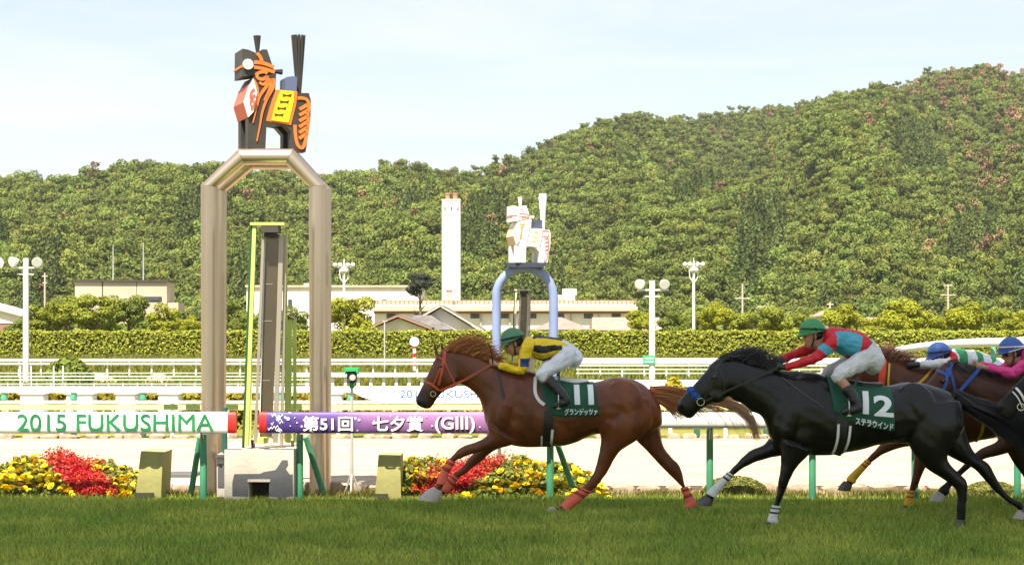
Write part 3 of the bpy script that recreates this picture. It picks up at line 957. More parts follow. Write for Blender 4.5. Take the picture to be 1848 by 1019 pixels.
def rail_beam(mb, x0, x1, yc, z0, z1, depth, n=12, mi=0):
    """rounded rail beam along x"""
    v = []; hz = (z1-z0)/2; zc = (z0+z1)/2
    for x in (x0, x1):
        for j in range(n):
            t = 2*math.pi*j/n
            c, s_ = math.cos(t), math.sin(t)
            v.append((x, yc + depth/2*math.copysign(abs(c)**0.6, c), zc + hz*math.copysign(abs(s_)**0.6, s_)))
    f = [(j, (j+1) % n, n+(j+1) % n, n+j) for j in range(n)]
    f = [q[::-1] for q in f] + [tuple(range(n)), tuple(range(2*n-1, n-1, -1))]
    mb.add(v, f, mi); return mb

DR = 19.88                      # front of the banner
ZT, ZB = Z(743, DR), Z(782, DR)
def near_post(parent, px, brace=None, d=20.12, top=None):
    x = X(px, d); s = S(d)
    zt = top if top is not None else ZB - 0.02
    MB().tube([(x, d, -0.01), (x, d, zt - 0.06), (x, d, zt)], [6.6/s, 6.4/s, 6.0/s], 14).build('post', m_post, parent, True)
    MB().tube([(x, d-0.16, ZB+0.05), (x, d-0.1, ZB-0.02), (x, d, ZB-0.11)], 0.016, 8).build('bracket', m_bolt, parent, True)
    if brace:
        MB().tube([(x + (0.055 if brace > px else -0.055), d+0.09, ZB-0.06), (X(brace, d+0.25), d+0.25, -0.01)], [5.4/s, 5.6/s], 12).build('brace', m_post, parent, True)

rail1 = thing('banner_rail', 'white rail banner reading 2015 FUKUSHIMA at the left', 'rail', (X(200, DR), DR+0.1, 0))
MBx = rail_beam(MB(), X(-260, DR), X(410.5, DR), DR+0.06, ZB, ZT, 0.12)
bn = MBx.build('banner', m_railw, rail1, True)
rail_beam(MB(), X(411, DR), X(425, DR), DR+0.06, ZB, ZT, 0.124).build('end_panel', mat('banner_red', (0.62, 0.025, 0.02), 0.45), rail1, True)
def flat_text(body, px0, px1, py0, py1, d, m, parent, bold=0.0, off=0.004, name='lettering', dx=0, dz=0, thick=0):
    v, f = text_mesh(body, X(px0, d)+dx, X(px1, d)+dx, Z(py1, d)+dz, Z(py0, d)+dz, bold)
    mb = MB().add([(p[0], d-off, p[1]) for p in v], f)
    for q in range(thick):
        o_ = (0.0045, 0.0, -0.0045, 0.0)[q % 4]; oz_ = (0.0, 0.0035, 0.0, -0.0035)[q % 4]
        mb.add([(p[0]+o_, d-off-0.0003*(q+1), p[1]+oz_) for p in v], f)
    return mb.build(name, m, parent)
m_lgreen = mat('lettering_green', (0.008, 0.16, 0.045), 0.5, (0.015, 0.22, 0.06), 6)
flat_text('2015 FUKUSHIMA', 31, 385, 747, 777, DR, m_lgreen, rail1, 0.0, thick=2)
near_post(rail1, 367, 343)
near_post(rail1, -180, None)
# thin pipe that ties the banner end to the gate side
MB().tube([(X(406, 20.3), 20.3, -0.01), (X(406, 20.3), 20.3, Z(735, 20.3))], 0.03, 10).build('stay', mat('stay_green', (0.015, 0.09, 0.07), 0.5), rail1, True)

rail2 = thing('banner_rail', 'purple starry rail banner with white race title and white rail to the right', 'rail', (X(1000, DR), DR+0.1, 0))
# purple print
mp = bpy.data.materials.new('purple_print'); mp.use_nodes = True
nt = mp.node_tree; bs = nt.nodes['Principled BSDF']; bs.inputs['Roughness'].default_value = 0.45
tc = nt.nodes.new('ShaderNodeTexCoord')
sx = nt.nodes.new('ShaderNodeSeparateXYZ'); nt.links.new(tc.outputs['Object'], sx.inputs[0])
nz = nt.nodes.new('ShaderNodeTexNoise'); nz.inputs['Scale'].default_value = 2.6; nz.inputs['Detail'].default_value = 4
nt.links.new(tc.outputs['Object'], nz.inputs['Vector'])
mr = nt.nodes.new('ShaderNodeMapRange'); mr.inputs['From Min'].default_value = -3.1; mr.inputs['From Max'].default_value = -0.6
nt.links.new(sx.outputs['X'], mr.inputs['Value'])
ad = nt.nodes.new('ShaderNodeMath'); ad.operation = 'MULTIPLY_ADD'; ad.inputs[1].default_value = 0.75
nt.links.new(nz.outputs['Fac'], ad.inputs[0]); nt.links.new(mr.outputs['Result'], ad.inputs[2])
rp = nt.nodes.new('ShaderNodeValToRGB')
els = rp.color_ramp.elements
els[0].position = 0.30; els[0].color = (0.050, 0.030, 0.175, 1)
els[1].position = 1.35 if False else 1.0; els[1].color = (0.27, 0.12, 0.29, 1)
e3 = els.new(0.62); e3.color = (0.095, 0.045, 0.20, 1)
nt.links.new(ad.outputs[0], rp.inputs['Fac'])
vo = nt.nodes.new('ShaderNodeTexVoronoi'); vo.inputs['Scale'].default_value = 9
nt.links.new(tc.outputs['Object'], vo.inputs['Vector'])
lt = nt.nodes.new('ShaderNodeMath'); lt.operation = 'LESS_THAN'; lt.inputs[1].default_value = 0.12
nt.links.new(vo.outputs['Distance'], lt.inputs[0])
mx = nt.nodes.new('ShaderNodeMix'); mx.data_type = 'RGBA'; mx.inputs['B'].default_value = (0.75, 0.62, 0.8, 1)
nt.links.new(lt.outputs[0], mx.inputs['Factor']); nt.links.new(rp.outputs['Color'], mx.inputs['A'])
nt.links.new(mx.outputs['Result'], bs.inputs['Base Color'])
rail_beam(MB(), X(481.3, DR), X(985, DR), DR+0.06, ZB, ZT, 0.12).build('banner', mp, rail2, True)
rail_beam(MB(), X(467, DR), X(481, DR), DR+0.06, ZB, ZT, 0.124).build('end_panel', mat('banner_crimson', (0.42, 0.015, 0.02), 0.45, (0.5, 0.02, 0.03), 20), rail2, True)
m_lw = mat('lettering_white', (0.82, 0.82, 0.80), 0.5); m_lk = mat('lettering_shadow', (0.01, 0.008, 0.015), 0.6)
for body, a, b, y0, y1, bo in (('第51回', 546, 637, 750, 777.5, 0.022), ('七夕賞', 672, 764, 750, 778, 0.022), ('(GⅢ)', 785, 857, 750, 781, 0.022)):
    flat_text(body, a, b, y0, y1, DR, m_lk, rail2, bo+0.018, 0.003, 'lettering_shadow', 0.009, -0.008)
    flat_text(body, a, b, y0, y1, DR, m_lw, rail2, bo, 0.006)
# printed paper streamers
rr = random.Random(3)
for k in range(16):
    x = 483 + rr.uniform(0, 24); y = 747 + rr.uniform(0, 31)
    pts = [(x + q*2.4*rr.uniform(.7, 1.2), y + (3.0 if q % 2 else -1.5) - q*0.8) for q in range(4)]
    mb = MB()
    for q in range(3):
        (x0, y0), (x1, y1) = pts[q], pts[q+1]
        mb.add([(X(x0, DR), DR-0.0035-0.0001*k, Z(min(780, y0+1), DR)), (X(x1, DR), DR-0.0035-0.0001*k, Z(min(780, y1+1), DR)), (X(x1, DR), DR-0.0035-0.0001*k, Z(y1-0.8, DR)), (X(x0, DR), DR-0.0035-0.0001*k, Z(y0-0.8, DR))], [(0, 1, 2, 3)])
    mb.build('streamer_print', m_lw, rail2)
for (x, y, r) in ((520, 755, 3.2), (648, 757, 2.4), (736, 758, 1.6), (532, 753, 1.2), (536, 762, 1.3), (524, 768, 1.0), (780, 768, 1.5), (770, 751, 1.0), (866, 770, 1.2)):
    MB().tube([(X(x, DR), DR-0.002, Z(y, DR)), (X(x, DR), DR-0.0075, Z(y, DR))], r/S(DR), 12).build('star_print', mat('star_print', (0.8, 0.66, 0.82), 0.5), rail2)
rail_beam(MB(), X(985.3, DR), X(2100, DR), DR+0.07, Z(773, DR), Z(744, DR), 0.14).build('beam', m_railw, rail2, True)
near_post(rail2, 541, 588)
near_post(rail2, 993, 1042)
for px in (1281, 1466, 1651, 1836):
    near_post(rail2, px, None, 20.12, Z(737, 20.12))
    x = X(px, 20.0)
    MB().tube([(x-0.10, 20.02, Z(739, 20.0)), (x+0.10, 20.02, Z(739, 20.0))], 0.012, 8).build('bolt', m_bolt, rail2, True)
MB().tube([(X(901, 20.9), 20.9, -0.01), (X(901, 20.9), 20.9, 0.62)], 0.022, 8).build('stay', MATS['bolt_steel'], rail2, True)

# inner rail of the dirt track
D2 = 31.6
rail3 = thing('inner_rail', 'white inner rail of the dirt track with a blue lettered board', 'rail', (X(600, D2), D2, 0))
rail_beam(MB(), X(-300, D2), X(640, D2), D2, Z(709, D2), Z(697, D2), 0.16).build('beam', m_railw, rail3, True)
rail_beam(MB(), X(960, D2), X(1200, D2), D2, Z(709, D2), Z(698, D2), 0.16).build('beam', m_railw, rail3, True)
MB().prism([(X(640.5, D2), Z(697, D2)), (X(955, D2), Z(696, D2)), (X(955, D2), Z(722, D2)), (X(675, D2), Z(722, D2)), (X(655, D2), Z(716, D2)), (X(640.5, D2), Z(709, D2))], D2-0.06, D2+0.06).build('board', m_railw, rail3)
flat_text('2015 FUKUSHIMA', 722, 905, 703.5, 717.5, D2-0.06, mat('lettering_blue', (0.03, 0.09, 0.28), 0.5), rail3, 0.0)
for k in range(-3, 17):
    px = 8 + 125*k
    MB().tube([(X(px, D2+.1), D2+.12, -0.01), (X(px, D2+.1), D2+.12, Z(704, D2))], 0.055, 10).build('post', m_teal, rail3, True)
    MB().tube([(X(px, D2), D2-0.02, Z(711, D2)), (X(px, D2), D2-0.02, Z(720, D2))], [0.05, 0.07], 10).build('clamp', m_post, rail3, True)
D3 = 31.42
low = thing('board_fence', 'low fence of a white strip above a pale yellow board', 'fence', (X(600, D3), D3, 0))
MB().box((X(-300, D3), D3-0.03, Z(727.5, D3)), (X(2150, D3), D3+0.03, Z(722.5, D3))).build('rail', m_railw, low)
MB().box((X(-300, D3), D3-0.02, Z(739, D3)), (X(2150, D3), D3+0.02, Z(728.8, D3))).build('board', mat('yellow_board', (0.62, 0.60, 0.22), 0.6, (0.68, 0.66, 0.28), 1), low)
for px in (296, 336, 405, 520, 1100, 1330, 870):
    MB().box((X(px, D3), D3-0.05, Z(738, D3)), (X(px+25, D3), D3-0.023, Z(729.5, D3))).build('panel', mat('panel_green', (0.05, 0.09, 0.015), 0.6), low)
for k in range(24):
    px = -290 + 100*k
    MB().box((X(px, D3)-0.03, D3+0.04, -0.015), (X(px, D3)+0.03, D3+0.09, Z(725, D3))).build('post', m_railw, low)
# low clipped hedge and white boxes behind it
hedge('low_hedge', 'low clipped yellow hedge behind the inner rail of the dirt track', X(-300, 34.5), X(1950, 34.5), 34.3, 35.3, 0.66, 26000, 0.11,
      mat('low_hedge_leaf', (0.24, 0.20, 0.015), 0.6, spec=0.25, island=0.35, trans=0.25), m_hcore, 0.012)
for i, (a, b, lab) in enumerate(((41, 83, 'first'), (124, 171, 'second'), (213, 247, 'third'), (289, 325, 'fourth'), (596, 618, 'fifth'))):
    d = 34.0; s = S(d)
    t = thing('equipment_box', 'low white equipment box in the hedge row, %s from the left' % lab, 'box', (X((a+b)/2, d), d, 0), 'white boxes along the low hedge')
    MB().bevbox((X(a, d), d-0.2, -0.01), (X(b, d), d+0.2, Z(712, d)), 0.015).build('case', m_railw, t)
    MB().bevbox((X(a, d)-0.02, d-0.22, Z(712, d)+.002), (X(b, d)+0.02, d+0.22, Z(708.5, d)), 0.012).build('lid', mat('box_lid', (0.70, 0.66, 0.62), 0.5), t)

# infield rails
def thin_rail(label, px0, px1, d, rows, step, rpx=1.2, m=None, name='infield_rail', posttop=None, base=0.0):
    t = thing(name, label, 'rail', (X((px0+px1)/2, d), d, 0))
    s = S(d)
    for (py, th) in rows:
        MB().box((X(px0, d), d-0.04, Z(py+th, d)), (X(px1, d), d+0.04, Z(py, d))).build('rail', m or m_railw, t)
    px = px0 + 3
    while px < px1:
        MB().box((X(px, d)-rpx/s, d+0.045, -0.015), (X(px, d)+rpx/s, d+0.1, Z(posttop or rows[0][0]+1, d))).build('post', m or m_railw, t)
        px += step
    return t
m_pg = mat('rail_pale_green', (0.55, 0.66, 0.45), 0.5)
thin_rail('broad white rail in front of the tall hedge, left half', -250, 880, 64, ((647, 5), (655, 2.5)), 40)
thin_rail('broad white rail in front of the tall hedge, right half', 1040, 2100, 64, ((646, 10), (658, 2)), 40)
thin_rail('pale double rail across the left infield', -250, 590, 50, ((672, 1.6), (677.5, 2.2)), 26, 0.8, m_pg)
thin_rail('pale low double rail behind the left banner', -250, 590, 45, ((684, 1.8), (691.5, 2)), 30, 0.8, m_pg)
thin_rail('white post fence in the middle infield', 528, 800, 48, ((672, 7.5),), 23, 2.6)
thin_rail('pale double rail across the right infield', 1040, 2100, 50, ((665, 2), (672, 2)), 28, 0.9, m_pg)
thin_rail('white low rail behind the chestnut horse croup', 1000, 2100, 44, ((685, 12),), 60, 1.5)
fr = thing('practice_frame', 'white tubular frame of four posts in the left infield', 'frame', (X(80, 46), 46, 0))
for px in (37, 56, 97, 114):
    MB().tube([(X(px, 46), 46, -0.01), (X(px, 46), 46, Z(660, 46))], 1.4/S(46), 8).build('post', m_railw, fr, True)
MB().tube([(X(56, 46), 46, Z(686, 46)), (X(114, 46), 46, Z(686, 46))], 1.1/S(46), 8).build('bar', m_railw, fr, True)
# climbing rail at the right
cr = thing('curved_rail', 'thick white rail curving up behind the trailing jockeys', 'rail', (X(1750, 44), 44, 0))
cp = [(1560, 646, 50), (1600, 637, 48), (1650, 627.5, 46), (1700, 622, 44.5), (1760, 618.5, 43), (1850, 616.5, 42), (1990, 615, 41)]
rows = []
mb = MB(); mb.tube([P(a, b, c) for a, b, c in crom(cp, 3)], 0.105, 10)
mb.build('beam', m_railw, cr, True)
for a, b, c in ((1640, 630, 46.5), (1717, 622, 44.2), (1795, 619, 42.7), (1880, 617, 41.9)):
    MB().tube([(X(a, c), c+0.13, -0.01), (X(a, c), c+0.13, Z(b, c))], 0.06, 10).build('post', m_teal, cr, True)

def bush(label, px, py0, py1, wpx, d, m, n=1500, leaf=0.05, name='round_bush', depth=None):
    """clipped dome of leaves standing on the ground"""
    s = S(d); r = wpx/2/s; zt = Z(py0, d)
    t = thing(name, label, 'bush', (X(px, d), d, 0))
    dep = depth or r
    q = RNG.normal(size=(n, 3)); q[:, 2] = np.abs(q[:, 2]); q /= np.linalg.norm(q, axis=1)[:, None]
    c = q*np.array((r, dep, zt))*RNG.uniform(0.93, 1.02, n)[:, None] + np.array((X(px, d), d, 0))
    c[:, 2] = np.clip(c[:, 2], 0.005, None)
    v, f = leaves(c, leaf, q*1.4)
    o = np_obj('foliage', v, f, m, t); o['kind'] = 'stuff'
    MB().ellipsoid((X(px, d), d, 0), (r*0.93, dep*0.93, zt*0.93), 18, 8, zmin=-0.02).build('stems', m_hcore, t, True)
    return t
m_box = mat('box_leaf', (0.13, 0.135, 0.025), 0.6, spec=0.25, island=0.5, trans=0.2)
bush('clipped round bush behind the reaching foreleg of the black horse', 1327, 859, 912, 120, 20.75, m_box, 5200, 0.03, depth=0.42)
bush('clipped round bush at the far right by the rail', 1789, 868, 914, 100, 20.75, m_box, 4600, 0.03, depth=0.36)
bush('yellow round bush between the two leading horses', 1216, 680, 706, 46, 40, mat('gold_leaf', (0.36, 0.30, 0.015), 0.6, island=0.3, trans=0.3), 1500, 0.09)
bush('weedy green mound in the left infield', 124, 646, 668, 92, 56, m_leafB, 1500, 0.16, name='weed_mound')
def heap(label, px, py0, wpx, d):
    t = thing('soil_heap', label, 'soil heap', (X(px, d), d, 0))
    s = S(d); r = wpx/2/s; zt = Z(py0, d); mb = MB(); v = []; f = []
    n, k = 20, 6
    for i in range(k+1):
        for j in range(n):
            a = 2*math.pi*j/n; q = i/k
            rr_ = r*(1-q)*(1+0.15*math.sin(3*a+px)); v.append((X(px, d)+rr_*math.cos(a), d+rr_*0.5*math.sin(a), -0.01+zt*math.sin(q*math.pi/2)**0.9*0.55*(1+0.1*math.sin(5*a))))
    for i in range(k):
        for j in range(n): f.append((i*n+j, i*n+(j+1) % n, (i+1)*n+(j+1) % n, (i+1)*n+j))
    f.append(tuple(k*n+j for j in range(n)))
    MB().add(v, f).build('soil', mat('pink_soil', (0.40, 0.26, 0.17), 0.95, (0.5, 0.36, 0.24), 3, 0.6), t, True)
heap('pinkish soil heap beside the weedy mound', 172, 657, 88, 60)
heap('small pale soil heap left of the finish gate', 285, 659, 66, 60)

# ================================================================== FINISH GATE
m_pipe = mat('gate_steel', (0.43, 0.345, 0.265), 0.34, (0.48, 0.395, 0.31), 1.6, met=0.88, stretch=(1, 1, 0.5))
DG = 20.65
def arch(d, parent, name='arch_frame'):
    s = S(20.65)
    def W(px, py): return Vector((X(px, 20.65), d, Z(py, 20.65)))
    r = 14.6/s
    pieces = [([W(378, 905), W(378, 336)], 'leg'), ([W(378, 336), W(437, 283)], 'slope'), ([W(437, 283), W(523, 283)], 'bar'), ([W(523, 283), W(573, 336)], 'slope'), ([W(573, 336), W(573, 905)], 'leg')]
    allp = [W(378, 905), W(378, 336), W(437, 283), W(523, 283), W(573, 336), W(573, 905)]
    allp[0].z = -0.01; allp[-1].z = -0.01
    # mitred pieces, each its own part
    mb = MB(); mb.tube(allp, r, 18)
    n = 18
    names = ['leg', 'slope', 'bar', 'slope', 'leg']
    for i in range(5):
        q = MB()
        vv = mb.v[i*n:(i+2)*n]
        q.add(vv, [(j, (j+1) % n, n+(j+1) % n, n+j) for j in range(n)])
        q.build(names[i], m_pipe, parent, True)
    for i in range(1, 5):
        c = allp[i]
        ring = [Vector(v) for v in mb.v[i*n:(i+1)*n]]
        q = MB()
        a = (allp[i+1]-allp[i]).normalized(); b = (allp[i]-allp[i-1]).normalized(); t = (a+b).normalized()*0.006
        vv = [c + (v-c)*1.012 - t for v in ring] + [c + (v-c)*1.012 + t for v in ring]
        q.add(vv, [(j, (j+1) % n, n+(j+1) % n, n+j) for j in range(n)])
        q.build('weld', mat('weld_line', (0.30, 0.24, 0.19), 0.4, met=0.6), parent, True)
gate = thing('finish_gate', 'tall bronze steel pipe arch of two frames at the finish line', 'gate', (X(478, DG), DG, 0))
arch(DG, gate); arch(DG+0.62, gate)
MB().box((X(440, DG), DG-0.02, Z(274, DG)), (X(520, DG), DG+0.64, Z(270.5, DG))).build('statue_plate', m_dark, gate)
for px in (443, 516):
    MB().box((X(px, DG)-0.04, DG+0.05, Z(276, DG)-0.05), (X(px, DG)+0.04, DG+0.57, Z(274, DG)-0.002)).build('bracket', m_dark, gate)

# ------------------------------------------------------------------ folk-toy horse statues
def zx(x, y): return x/4.85+400, y/4.85+70       # coordinates read off an enlarged crop
def statue(loc, scale, rz, label, pal, decor=True):
    """blocky painted wooden-toy horse; local x to the tail, z up, drawn in pixels of the big one"""
    t = thing('horse_statue', label, 'statue', loc, None, rz)
    k = 1/157.0/0.955
    def L(pt):
        px, py = zx(*pt); return ((px-484)*k*scale, (270-py)/157.0*scale)
    th = 0.52*scale
    def slab(name, pts, y0, y1, m, parent=t):
        return MB().prism([L(p) for p in pts], y0, y1).build(name, m, parent, local=True)
    bk, og, yl, wh, rd, bl = pal
    fore = slab('foreleg', [(242,330),(430,292),(420,470),(350,700),(338,968),(190,968),(190,690),(176,560),(205,400)], -th*.5, -th*.5+0.14*scale, bk)
    slab('foreleg', [(242,330),(430,292),(420,470),(350,700),(338,968),(190,968),(190,690),(176,560),(205,400)], th*.5-0.14*scale, th*.5, bk)
    slab('neck', [(240,334),(428,296),(418,470),(350,690),(195,690),(180,560),(208,400)], -th*.5+0.143*scale, th*.5-0.143*scale, bk)
    slab('body', [(421,440),(612,446),(600,560),(560,735),(350,712),(352,702)], -th*.495, th*.495, bk)
    for y0, y1 in ((-th*.5, -th*.5+0.15*scale), (th*.5-0.15*scale, th*.5)):
        slab('hindleg', [(613,455),(712,452),(730,520),(724,700),(684,975),(556,975),(556,800),(500,737),(562,737),(602,560)], y0, y1, bk)
    slab('rump', [(613,458),(710,455),(727,520),(720,690),(640,735),(563,735),(603,560)], -th*.5+0.153*scale, th*.5-0.153*scale, bk)
    head = slab('head', [(152,86),(200,92),(270,118),(322,82),(362,82),(430,288),(300,302),(180,326),(150,330)], -th*.40, th*.40, bk)
    # chest shield, a slanted facet on the leading edge
    s0 = [(232,352),(196,420),(150,560),(188,690),(232,640),(262,470)]
    ch = slab('chest_shield', s0, -th*.56, -th*.503, wh)
    slab('chest_front', [(205,400),(192,420),(148,560),(186,692),(192,690),(178,560)], -th*.5, th*.5, rd if decor else mat('statue_blush', (0.74, 0.50, 0.32), 0.5))
    # saddle and blanket
    slab('saddle', [(530,318),(545,305),(600,296),(634,302),(630,442),(530,438)], -th*.25, th*.25, bl)
    bkt = slab('blanket', [(428,436),(612,444),(600,560),(556,742),(344,712),(372,600),(405,500)], -th*.515, -th*.497, og if decor else wh)
    slab('blanket', [(428,436),(612,444),(600,560),(556,742),(344,712),(372,600),(405,500)], th*.497, th*.515, og if decor else wh)
    slab('blanket_panel', [(464,440),(584,446),(576,540),(534,722),(388,706),(412,600),(440,510)], -th*.53, -th*.517, yl, bkt)
    if decor:
        for q in range(4):
            cx, cy = 518-27*q*0.85, 482+57*q*1.02
            slab('mark', [(cx-42,cy-14),(cx-18,cy-6),(cx-4,cy-4),(cx+20,cy-6),(cx+44,cy-16),(cx+34,cy),(cx+40,cy+14),(cx+16,cy+6),(cx-4,cy+5),(cx-20,cy+8),(cx-38,cy+14),(cx-30,cy)], -th*.54, -th*.532, bk, bkt)
    else:
        for q in range(3):
            cx, cy = 508-20*q, 500+70*q
            slab('mark', [(cx-26,cy-22),(cx+26,cy-22),(cx+26,cy+22),(cx-26,cy+22)], -th*.54, -th*.532, mat('pale_yellow', (0.8, 0.62, 0.1), 0.5), bkt)
    # ribbons: thick painted relief lines
    def ribbon(pts, w, m, y=-th*.5, par=t, name='ribbon', k2=4):
        c = crom(pts, k2)
        mb = MB()
        n = len(c)
        left = []; right = []
        for i in range(n):
            a = c[max(i-1, 0)]; b = c[min(i+1, n-1)]
            tx, ty = b - a; ln = math.hypot(tx, ty) + 1e-9
            ww = w[0] + (w[1]-w[0])*i/(n-1) if isinstance(w, tuple) else w
            left.append((c[i][0]-ty/ln*ww, c[i][1]+tx/ln*ww)); right.append((c[i][0]+ty/ln*ww, c[i][1]-tx/ln*ww))
        v = []
        for q in left + right:
            lx, lz = L(q); v.append((lx, y-0.012*scale, lz))
        for q in left + right:
            lx, lz = L(q); v.append((lx, y+0.001, lz))
        f = []
        for i in range(n-1):
            f.append((i, i+1, n+i+1, n+i))
            f.append((2*n+i, 2*n+i+1, i+1, i)); f.append((n+i, n+i+1, 3*n+i+1, 3*n+i))
        f.append((0, n, 3*n, 2*n)); f.append((n-1, 3*n-1, 4*n-1, 2*n-1))
        mb.add(v, f).build(name, m, par, local=True)
    oo = og if decor else mat('line_red', (0.62, 0.12, 0.10), 0.5)
    ww = 1.0 if decor else 0.32
    ribbon([(250,200),(330,205),(420,235)], 15*ww, oo, -th*.40, head)
    ribbon([(245,243),(330,252),(424,278)], 14*ww, oo, -th*.40, head)
    ribbon([(272,118),(300,150),(318,196)], 14*ww, oo, -th*.40, head)
    if decor:
        ribbon([(352,300),(330,285),(290,292),(265,312),(278,345),(320,350),(350,325)], 13, oo)
        ribbon([(350,318),(352,360),(320,395),(285,380)], 11, oo)
        ribbon([(378,345),(340,420),(290,500),(262,600),(232,735)], (16, 4), oo)
        ribbon([(405,340),(400,420),(350,520),(310,640),(290,760),(264,895)], (15, 4), oo)
        ribbon([(392,350),(372,440),(330,540)], (14, 10), oo)
        ribbon([(236,366),(262,420),(270,500),(250,590),(200,668)], (13, 8), oo)
        ribbon([(612,505),(640,500),(690,510),(712,560),(700,640),(706,720),(690,830),(668,920),(640,940),(610,905),(595,830),(590,740)], 13, oo)
        for q in range(6):
            ribbon([(628-3*q*0,600+52*q),(660,582+50*q),(700,556+50*q)], (14, 15), oo)
        ribbon([(238,440),(212,470),(205,520),(230,545)], 8, rd, -th*.56, ch)
        ribbon([(245,490),(225,510),(205,560),(215,600)], 7, rd, -th*.56, ch)
        ribbon([(250,540),(232,580),(210,620)], 6, rd, -th*.56, ch)
    else:
        ribbon([(612,470),(690,470),(705,520),(680,560),(612,560)], 6, oo)
        for q in range(4):
            ribbon([(640,600+60*q),(690,590+60*q),(700,625+60*q),(650,650+60*q)], 6, oo)
        ribbon([(690,840),(660,930),(625,940),(630,880)], 6, oo)
        for q in range(6):
            ribbon([(230,360+45*q),(280,375+40*q),(330-20*q,365+30*q)], 8, og)
        ribbon([(405,446),(380,560),(352,700)], 5, oo)
        ribbon([(606,446),(596,560),(560,735)], 5, oo)
        for q in range(5):
            ribbon([(300+25*q,250),(302+25*q,320)], 7, oo, -th*.40, head)
    if decor:
        lx, lz = L((196, 222))
        r = 45/4.85/157*scale
        ro = MB().tube([(lx, -th*.40-0.03, lz), (lx, -th*.40+0.002, lz)], r, 24).build('rosette', wh, head, local=True)
        for dx, dz in ((-.3, .3), (.3, .3), (-.3, -.3), (.3, -.3)):
            MB().tube([(lx+dx*r, -th*.40-0.036, lz+dz*r), (lx+dx*r, -th*.40-0.028, lz+dz*r)], r*.1, 8).build('dot', bk, ro, local=True)
    lx, lz = L((150, 228))
    MB().box((lx-0.008*scale, -th*.41, lz-0.03*scale), (lx+0.1*scale, -th*.402, lz-0.005*scale)).build('nose_stripe', oo, head, local=True)
    MB().box((lx-0.012*scale, -th*.40, lz-0.03*scale), (lx-0.002*scale, th*.40, lz-0.005*scale)).build('nose_stripe', oo, head, local=True)
    # tufts: bundles of rods
    def tuft(name, base, tip, spread, r, m, nrod=9):
        bx, bz = L(base); tx, tz = L(tip)
        g = None
        rr2 = random.Random(5)
        for q in range(nrod):
            a = 2*math.pi*q/nrod
            ox, oy = (math.cos(a), math.sin(a)) if q else (0, 0)
            dirx = 0 if abs(tx-bx) < abs(tz-bz) else 1
            e = Vector((tx, 0, tz)) + (Vector((ox*spread, oy*spread, 0)) if not dirx else Vector((0, oy*spread, ox*spread)))
            b0 = Vector((bx, 0, bz)) + (Vector((ox*spread*.25, oy*spread*.25, 0)) if not dirx else Vector((0, oy*spread*.2, ox*spread*.2)))
            MB().tube([b0, (b0+e)/2, e], [r*.8, r, r*1.1], 6).build(name, m, t, local=True)
    tuft('mane_rod', (315, 100), (312, -60), 0.035*scale, 0.011*scale, bk if decor else wh, 9)
    tuft('tail_rod', (672, 450), (670, -84), 0.072*scale, 0.014*scale, bk if decor else wh, 11)
    tuft('nape_rod', (425, 247), (528, 247), 0.028*scale, 0.010*scale, bk if decor else wh, 7)
    if not decor:
        bx, bz = L((672, 450)); MB().tube([(bx, 0, bz), (bx, 0, bz+0.78)], [0.04*scale, 0.085*scale], 10).build('tail_sleeve', wh, t, True, local=True)
    return t
P_BK = mat('statue_charcoal', (0.028, 0.024, 0.022), 0.55, (0.045, 0.04, 0.036), 3)
P_OR = mat('statue_orange', (0.78, 0.16, 0.025), 0.5)
P_YL = mat('statue_yellow', (0.85, 0.60, 0.01), 0.5)
P_WH = mat('statue_white', (0.80, 0.79, 0.76), 0.5)
P_RD = mat('statue_red', (0.62, 0.10, 0.06), 0.5)
P_BL = mat('statue_blue', (0.09, 0.11, 0.20), 0.5)
statue((X(484, DG+0.3), DG+0.31, Z(270.5, DG)), 1.0, math.radians(21), 'black and orange painted wooden toy horse statue on top of the finish gate', (P_BK, P_OR, P_YL, P_WH, P_RD, P_BL))

# ------------------------------------------------------------------ finish mirror on its concrete base
DB = 19.98
base = thing('mirror_base', 'pale concrete block with a dark grey painted shape under the finish mirror', 'concrete base', (X(467, DB), DB+0.4, 0))
m_conc = mat('base_concrete', (0.50, 0.43, 0.36), 0.85, (0.60, 0.53, 0.45), 2.2, 0.25, 25)
zb = Z(811, DB)
x0, x1 = X(405, DB), X(530, DB)
o0, o1, oz = X(449, DB), X(486, DB), Z(869, DB)
mb = MB()     # block with a real recess
mb.box((x0, DB, -0.01), (o0, DB+0.8, zb)); mb.box((o1, DB, -0.01), (x1, DB+0.8, zb)); mb.box((o0+.0005, DB, oz), (o1-.0005, DB+0.8, zb-.0005)); mb.box((o0+.0005, DB+0.30, -0.01), (o1-.0005, DB+0.8, oz-.0005))
mb.build('block', m_conc, base)
MB().box((o0-0.012, DB-0.012, oz+.001), (o1+0.012, DB-.001, oz+0.03)).build('recess_lintel', m_conc, base)
MB().box((o0+0.01, DB+0.26, -0.005), (o1-0.01, DB+0.297, oz-0.01)).build('recess_back', m_dark, base)  # dark sheet across the back of the recess
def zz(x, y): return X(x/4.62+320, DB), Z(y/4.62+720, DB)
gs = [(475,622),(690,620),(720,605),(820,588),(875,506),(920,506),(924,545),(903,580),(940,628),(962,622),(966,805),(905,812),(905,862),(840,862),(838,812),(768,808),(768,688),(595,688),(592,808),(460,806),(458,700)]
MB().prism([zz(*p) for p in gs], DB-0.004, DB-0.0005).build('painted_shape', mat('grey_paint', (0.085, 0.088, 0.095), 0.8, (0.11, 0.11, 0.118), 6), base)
cab = MB().box((X(388, DB), DB+0.12, 0.05), (x0-.003, DB+0.6, Z(826, DB))).build('side_cabinet', mat('cabinet_grey', (0.45, 0.42, 0.38), 0.7), base)
MB().box((X(386, DB), DB+0.08, Z(826, DB)+.002), (x0-.003, DB+0.65, Z(822, DB))).build('cabinet_lid', m_conc, cab)
